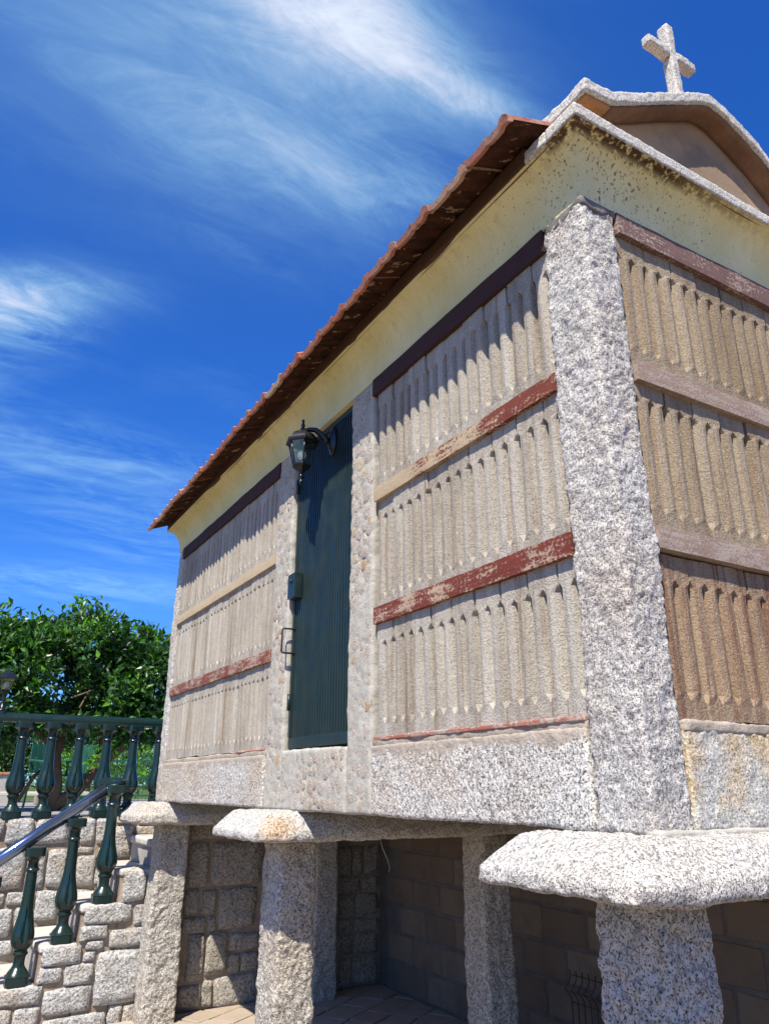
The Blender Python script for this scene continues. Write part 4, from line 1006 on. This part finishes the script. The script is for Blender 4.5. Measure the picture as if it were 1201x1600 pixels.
def balustrades():
    t = thing('terrace_balustrade', 'long level dark green balustrade along the top of the terrace wall', 'balustrade', (-0.5, 5.92, TER - 0.005))
    for k in range(-12, 13):
        x = -0.955 + 0.235 * k
        if k == -1: continue
        o = inst(BAL, 'baluster', t, Matrix.Translation((x + 0.5, 0, 0)) @ Matrix.Rotation(random.uniform(-.05, .05), 4, 'Z'))
    V, F = rail_geo([(-3.6, 0, 0.812), (-1.6, 0, 0.812), (0.0, 0, 0.812), (3.0, 0, 0.812)], 0.060, 0.038); mesh_obj('handrail', V, F, MT['rail'], t, False)
    box('newel_post', (-0.745, -0.055, 0.0), (-0.635, 0.055, 0.86), MT['rail'], t, bev=0.006)
    t2 = thing('stair_balustrade', 'dark green balustrade sloping down along the granite stair', 'balustrade', (-0.5, 5.03, 0.5))
    for x, zb, zt in [(-0.318, 0.768, 1.60), (-0.575, 0.528, 1.36), (-0.835, 0.288, 1.17), (-1.10, 0.038, 0.985)]:
        inst(BAL, 'baluster', t2, Matrix.Translation((x + 0.5, 0, zb - 0.5 + 0.002)) @ Matrix.Diagonal((1, 1, (zt - zb) / 0.78, 1)))
    tube('handrail', [(0.115, 0, 1.072), (-1.1, 0, 1.072 - 0.705 * 1.215)], 0.046, MT['steel'], t2, 28)
    V, F = rail_geo([(0.10, -0.02, 1.132), (0.19, 0.28, 1.134), (0.405, 0.885, 1.136)], 0.045, 0.026); mesh_obj('handrail', V, F, MT['rail'], t2, False)
    box('end_post', (0.385, 0.865, 0.842), (0.425, 0.905, 1.11), MT['rail'], t2, bev=0.003)
    # lantern on the terrace newel post
    o = thing('post_lantern', 'small grey post lantern on the terrace railing at the left edge', 'lantern', (-1.155, 5.92, TER + 0.855))
    I = MT['iron']
    lathe('stem', [(0, .040), (.012, .040), (.02, .02), (.10, .016), (.15, .018), (.165, .034), (.172, .036)], 18, I, o)
    def sq(prof, name, mat):
        V = []; F = []
        for z, r in prof: V += [(r, r, z), (-r, r, z), (-r, -r, z), (r, -r, z)]
        for j in range(len(prof) - 1):
            for k in range(4): a = j * 4 + k; b = j * 4 + (k + 1) % 4; F.append((a, b, b + 4, a + 4))
        F.append((3, 2, 1, 0)); F.append(tuple((len(prof) - 1) * 4 + k for k in range(4))); return mesh_obj(name, V, F, mat, o)
    sq([(0.172, 0.036), (0.180, 0.040)], 'base_plate', I)
    sq([(0.181, 0.036), (0.270, 0.060)], 'pane', MT['glass'])
    for a, b in ((1, 1), (1, -1), (-1, 1), (-1, -1)): tube('corner_bar', [(a * 0.038, b * 0.038, 0.18), (a * 0.063, b * 0.063, 0.272)], 0.004, I, o, 6)
    lathe('bulb', [(0.19, .012), (0.21, .02), (0.24, .02), (0.255, .004)], 12, MT['bulb'], o)
    sq([(0.271, 0.080), (0.281, 0.080), (0.318, 0.046), (0.345, 0.012), (0.360, 0.004)], 'roof', MT['iron'])
balustrades()

# ================================================================== VEGETATION
def leaves(centers, n, size, mats, weights, parent, name='foliage', up=0.4, seed=0, kind=None, loc=(0, 0, 0), per=9, spread=0.09):
    """centers: list of (x,y,z,rx,ry,rz). Leaves come in small tufts on twig ends, denser towards the outside of each mass."""
    r = np.random.default_rng(seed)
    C = np.array(centers, float); vol = C[:, 3] * C[:, 4] * C[:, 5]; p = vol / vol.sum()
    nt = n // per
    ci = r.choice(len(C), nt, p=p)
    d = r.normal(size=(nt, 3)); d /= np.linalg.norm(d, axis=1)[:, None]
    rad = r.uniform(0.45, 1.0, nt) ** 0.6
    T = C[ci, :3] + d * rad[:, None] * C[ci, 3:]
    keep = vn(T, 3.2, seed) > -0.34
    T = T[keep]; d = d[keep]; nt = len(T)
    base = np.repeat(T, per, 0) + r.normal(size=(nt * per, 3)) * spread * np.array([1, 1, 0.8]); out = np.repeat(d, per, 0)
    N = len(base)
    ax = out * 0.6 + r.normal(size=(N, 3)) * 0.7 + np.array([0, 0, 0.25]); ax /= np.linalg.norm(ax, axis=1)[:, None]
    nm = r.normal(size=(N, 3)) * 0.7 + np.array([0, 0, up]) + out * 0.4
    sd = np.cross(ax, nm); sd /= np.linalg.norm(sd, axis=1)[:, None]; nn = np.cross(sd, ax)
    L = size * r.uniform(0.6, 1.25, N)[:, None]; Wd = L * r.uniform(0.20, 0.27, N)[:, None]
    a = base; tip = base + ax * L - nn * L * 0.15
    m1 = base + ax * L * 0.5; l = m1 + sd * Wd + nn * Wd * 0.5; rr_ = m1 - sd * Wd + nn * Wd * 0.5
    V = np.stack([a, l, tip, rr_, m1], 1).reshape(-1, 3)
    i = np.arange(N)[:, None] * 5
    F = np.concatenate([i + np.array([[0, 4, 1]]), i + np.array([[1, 4, 2]]), i + np.array([[2, 4, 3]]), i + np.array([[3, 4, 0]])], 1).reshape(-1, 3)
    tuft = np.repeat(r.choice(len(mats), nt, p=weights), per); single = r.choice(len(mats), N, p=weights)
    ml = np.where(r.random(N) < 0.75, tuft, single)
    o = mesh_obj(name, V - np.array(loc), F, mats, parent, False, np.repeat(ml, 4))
    if kind: o['kind'] = kind
    return o
def orange_tree():
    base = (-0.42, 7.6, TER)
    t = thing('orange_tree', 'dense dark green orange tree with leaning trunks behind the green balustrade', 'tree', base)
    bx, by, bz = 0, 0, 0
    tube('trunk', [(0, 0, -0.02), (0.02, 0.02, 0.25), (-0.03, 0.0, 0.55), (0.02, 0.05, 0.85), (0.06, 0.1, 1.2)], [0.085, 0.07, 0.06, 0.055, 0.04], MT['bark'], t, 12)
    tube('limb', [(0.0, 0, 0.04), (0.20, 0.0, 0.16), (0.42, 0.05, 0.42), (0.62, 0.05, 0.62), (0.86, 0.1, 0.78), (1.05, 0.1, 1.0)], [0.075, 0.07, 0.055, 0.048, 0.04, 0.025], MT['bark'], t, 12)
    tube('limb', [(0.42, 0.05, 0.42), (0.46, 0.1, 0.7), (0.40, 0.1, 1.0), (0.48, 0.15, 1.35)], [0.045, 0.04, 0.035, 0.02], MT['bark'], t, 10)
    tube('limb', [(-0.02, 0, 0.6), (-0.3, -0.05, 0.85), (-0.5, -0.1, 1.2), (-0.6, 0, 1.5)], [0.04, 0.035, 0.03, 0.015], MT['bark'], t, 10)
    tube('limb', [(0.62, 0.05, 0.62), (0.72, 0.0, 0.72), (0.82, -0.1, 1.1)], [0.03, 0.025, 0.012], MT['bark'], t, 8)
    tube('limb', [(-0.35, -0.2, 0.10), (-0.22, -0.1, 0.34), (-0.02, -0.02, 0.52)], [0.02, 0.02, 0.018], MT['bark'], t, 8)
    V = []; F = []
    rr = random.Random(4)
    for k in range(30):
        a = (rr.uniform(-.8, 1.0), rr.uniform(-.5, .6), rr.uniform(0.9, 1.5)); d = Vector((rr.uniform(-.25, .25), rr.uniform(-.2, .3), rr.uniform(0.1, .4)))
        tube_geo([a, Vector(a) + d * 0.5, Vector(a) + d], [0.012, 0.008, 0.003], 5, V, F)
    mesh_obj('twigs', V, F, MT['bark'], t, True)['kind'] = 'stuff'
    C = [(0.15, 0.0, 1.62, 0.55, 0.55, 0.48), (-0.45, -0.05, 1.45, 0.55, 0.5, 0.5), (0.70, 0.0, 1.42, 0.50, 0.5, 0.50), (-0.95, 0.1, 1.55, 0.5, 0.5, 0.50), (1.10, 0.15, 1.20, 0.42, 0.45, 0.48), (0.1, -0.25, 1.15, 0.75, 0.4, 0.34), (-0.7, -0.2, 1.05, 0.5, 0.4, 0.40), (0.85, -0.1, 0.95, 0.45, 0.4, 0.28), (-1.5, 0.2, 1.3, 0.5, 0.5, 0.55), (0.05, 0.4, 1.3, 1.0, 0.3, 0.5)]
    leaves(C, 36000, 0.100, [MT['leaf_a'], MT['leaf_b'], MT['leaf_c']], [0.55, 0.32, 0.13], t, 'crown', seed=3, kind='stuff', per=9, spread=0.065)
    # shoots that break the outline
    sh = [(x, y, z, 0.07, 0.07, 0.13) for x, y, z in [(0.05, 0, 2.16), (0.42, 0, 2.05), (-0.28, 0, 1.98), (-0.75, 0, 2.02), (0.78, 0, 1.93), (-0.98, 0, 2.08), (1.12, 0, 1.72), (0.2, 0, 2.10), (-0.45, -.1, 1.95), (0.95, 0, 1.84), (0.60, 0, 1.98)]]
    leaves(sh, 620, 0.095, [MT['leaf_a'], MT['leaf_b'], MT['leaf_c']], [0.30, 0.45, 0.25], t, 'top_shoots', seed=5, kind='stuff', per=7, spread=0.05)
    lw = [(0.78, -0.45, 0.52, 0.06, 0.06, 0.07), (0.30, -0.3, 0.52, 0.08, 0.05, 0.05), (0.12, -0.1, 0.46, 0.06, 0.05, 0.05), (0.55, -0.2, 0.60, 0.09, 0.05, 0.05)]
    leaves(lw, 110, 0.10, [MT['leaf_c']], [1.0], t, 'young_shoots', seed=6, kind='stuff', per=6, spread=0.05)
orange_tree()
def shrub(loc, w, d, h, mats, wts, label, seed, n=3500, size=0.05, grp='shrubs behind the balustrade'):
    t = thing('garden_shrub', label, 'shrub', loc, grp)
    tube('stem', [(0, 0, -0.02), (0.03, 0, h * 0.4), (0, 0.02, h * 0.7)], [0.03, 0.025, 0.01], MT['bark'], t, 6)
    C = [(random.uniform(-.4, .4) * w, random.uniform(-.3, .3) * d, h * random.uniform(0.35, 0.75), w * 0.38, d * 0.4, h * 0.30) for _ in range(6)]
    leaves(C, n, size, mats, wts, t, 'foliage', seed=seed, kind='stuff', per=8, spread=0.06)
LM = [MT['leaf_a'], MT['leaf_b'], MT['leaf_c'], MT['shrub'], MT['olive']]
shrub((-0.95, 13.2, TER), 1.3, 1.0, 1.35, [MT['shrub'], MT['leaf_c']], [0.75, 0.25], 'light green shrub over the low wall at the left edge', 21)
shrub((0.35, 15.0, TER - 0.06), 1.5, 1.2, 1.75, [MT['olive'], MT['shrub']], [0.8, 0.2], 'grey green olive bush seen between the balusters', 22)
shrub((-2.3, 13.4, TER), 1.6, 1.2, 1.5, [MT['shrub'], MT['leaf_b']], [0.6, 0.4], 'dense green shrub beyond the low wall, out past the left edge', 23, 2500)
shrub((1.35, 10.6, TER), 1.5, 0.9, 0.95, [MT['leaf_b'], MT['shrub'], MT['leaf_c']], [0.5, 0.3, 0.2], 'bushy green hedge plant behind the green wire fence', 24, 5000)
shrub((0.55, 11.2, TER), 1.0, 0.8, 0.85, [MT['leaf_b'], MT['leaf_c']], [0.6, 0.4], 'low bright green bush beside the wire fence, left of the hedge', 25)
shrub((2.8, 12.5, TER), 2.0, 1.5, 2.0, [MT['leaf_a'], MT['shrub']], [0.5, 0.5], 'dark garden shrub hidden mostly behind the granary', 26, 3000)
shrub((-0.2, 14.6, TER - 0.06), 3.8, 1.5, 1.75, [MT['shrub'], MT['leaf_a']], [0.6, 0.4], 'broad dark shrub farthest back under the orange tree', 27, 12000, 0.08)
shrub((-0.35, 12.75, TER), 2.2, 0.7, 1.45, [MT['shrub'], MT['leaf_a']], [0.5, 0.5], 'dark green shrub just behind the low wall, below the tree crown', 28, 11000, 0.07)
shrub((1.0, 12.7, TER), 1.6, 0.7, 1.5, [MT['leaf_b'], MT['leaf_a']], [0.4, 0.6], 'dark shrub rising above the wire fence beside the granary', 29, 7000, 0.07)
# planter with a yellow green plant
pt = thing('planter', 'small terracotta planter with a yellow green plant, seen between the balusters', 'planter', (-0.08, 10.6, TER))
box('pot', (-0.13, -0.12, 0.30), (0.13, 0.12, 0.48), MT['mortar_sand'], pt, bev=0.01); box('stand', (-0.15, -0.14, 0.0), (0.15, 0.14, 0.298), MT['mortar_sand'], pt, bev=0.01)
leaves([(0, 0, 0.56, 0.14, 0.12, 0.10)], 500, 0.06, [MT['leaf_c']], [1.0], pt, 'foliage', seed=31, kind='stuff', per=6, spread=0.04)
# low garden wall
lw = thing('garden_wall', 'low grey rendered garden wall with terracotta coping at the left edge', 'garden wall', (-3, 12, TER - 0.005))
box('wall_body', (-6, 0, 0), (2.72, 0.2, 0.41), MT['mortar_pale'], lw)
for k in range(29):
    box('coping_tile', (-6 + 0.301 * k, -0.03, 0.412), (-6 + 0.301 * k + 0.292, 0.23, 0.452), MT['terracotta'], lw, bev=0.006)
# bench of pale stone
bn = thing('stone_bench', 'pale stone slab bench on the terrace seen between the balusters', 'bench', (-0.35, 9.6, TER - 0.002))
box('seat', (-0.75, -0.2, 0.13), (0.62, 0.2, 0.18), MT['white_stone'], bn, bev=0.008)
for x in (-0.6, 0.4): box('leg', (x, -0.15, 0.0), (x + 0.12, 0.15, 0.129), MT['mortar_pale'], bn, bev=0.005)
def garden_chair(loc, rz, label):
    c = thing('garden_chair', label, 'chair', loc, 'green garden chairs'); c.rotation_euler.z = rz; g = MT['garden_green']
    box('seat', (-0.2, -0.2, 0.36), (0.2, 0.2, 0.385), g, c, bev=0.005)
    for x in (-0.17, 0.17):
        for y in (-0.17, 0.17): tube('leg', [(x, y, 0.362), (x * 1.12, y * 1.12, 0)], 0.014, g, c, 6)
        tube('armrest', [(x * 1.15, -0.2, 0.36), (x * 1.15, -0.18, 0.52), (x * 1.15, 0.2, 0.55)], 0.014, g, c, 6)
    for k in range(5): box('back_slat', (-0.18 + k * 0.075, 0.195, 0.40), (-0.18 + k * 0.075 + 0.06, 0.212, 0.74), g, c)
garden_chair((-0.28, 9.0, TER), 0.4, 'green plastic garden chair behind the second baluster from the left')
garden_chair((0.12, 8.8, TER), -0.5, 'green plastic garden chair nearest the orange tree trunk')
# green wire fence
wf = thing('wire_fence', 'green welded wire garden fence between the balusters and the hedge', 'fence', (1.2, 9.9, TER - 0.002))
for x in (-0.95, 0.2, 1.4): box('post', (x - 0.025, -0.025, 0), (x + 0.025, 0.025, 0.62), MT['garden_green'], wf)
for z in (0.12, 0.35, 0.58): box('fence_rail', (-0.95, -0.03, z - 0.012), (1.4, -0.0255, z + 0.012), MT['garden_green'], wf)
V = []; F = []
for k in range(46): tube_geo([(-0.93 + 0.05 * k, 0, 0.05), (-0.93 + 0.05 * k, 0, 0.6)], 0.003, 4, V, F)
mesh_obj('wires', V, F, MT['garden_green'], wf)['kind'] = 'stuff'

# ================================================================== SMALL THINGS UNDER THE GRANARY
mp = thing('wire_mesh_panel', 'dark bent wire fence panel leaning in the shade against the block wall', 'wire panel', (1.93, 1.95, 0))
for k in range(16):
    y = 0.50 - 0.052 * k
    tube('wire', [(0, y, 0.01), (0, y, 0.40), (-0.012, y, 0.425), (-0.05, y, 0.455), (-0.012, y, 0.49), (0, y, 0.51), (0, y, 0.555)], 0.003, MT['iron_old'], mp, 5)
for z, x in ((0.385, 0.004), (0.455, -0.05), (0.528, 0.004), (0.12, 0.004)): tube('cross_wire', [(x, 0.505, z), (x, -0.29, z)], 0.003, MT['iron_old'], mp, 5)
ds = tube('dry_stem', [(0.42, 2.135, 1.345), (0.425, 2.12, 1.30), (0.45, 2.115, 1.25), (0.462, 2.11, 1.21), (0.455, 2.11, 1.185)], [0.0018, 0.0018, 0.0015, 0.0012, 0.0008], MT['straw'], None, 5)
tag(ds, 'thin dry straw stem hanging from the middle capstone', 'dry stem')
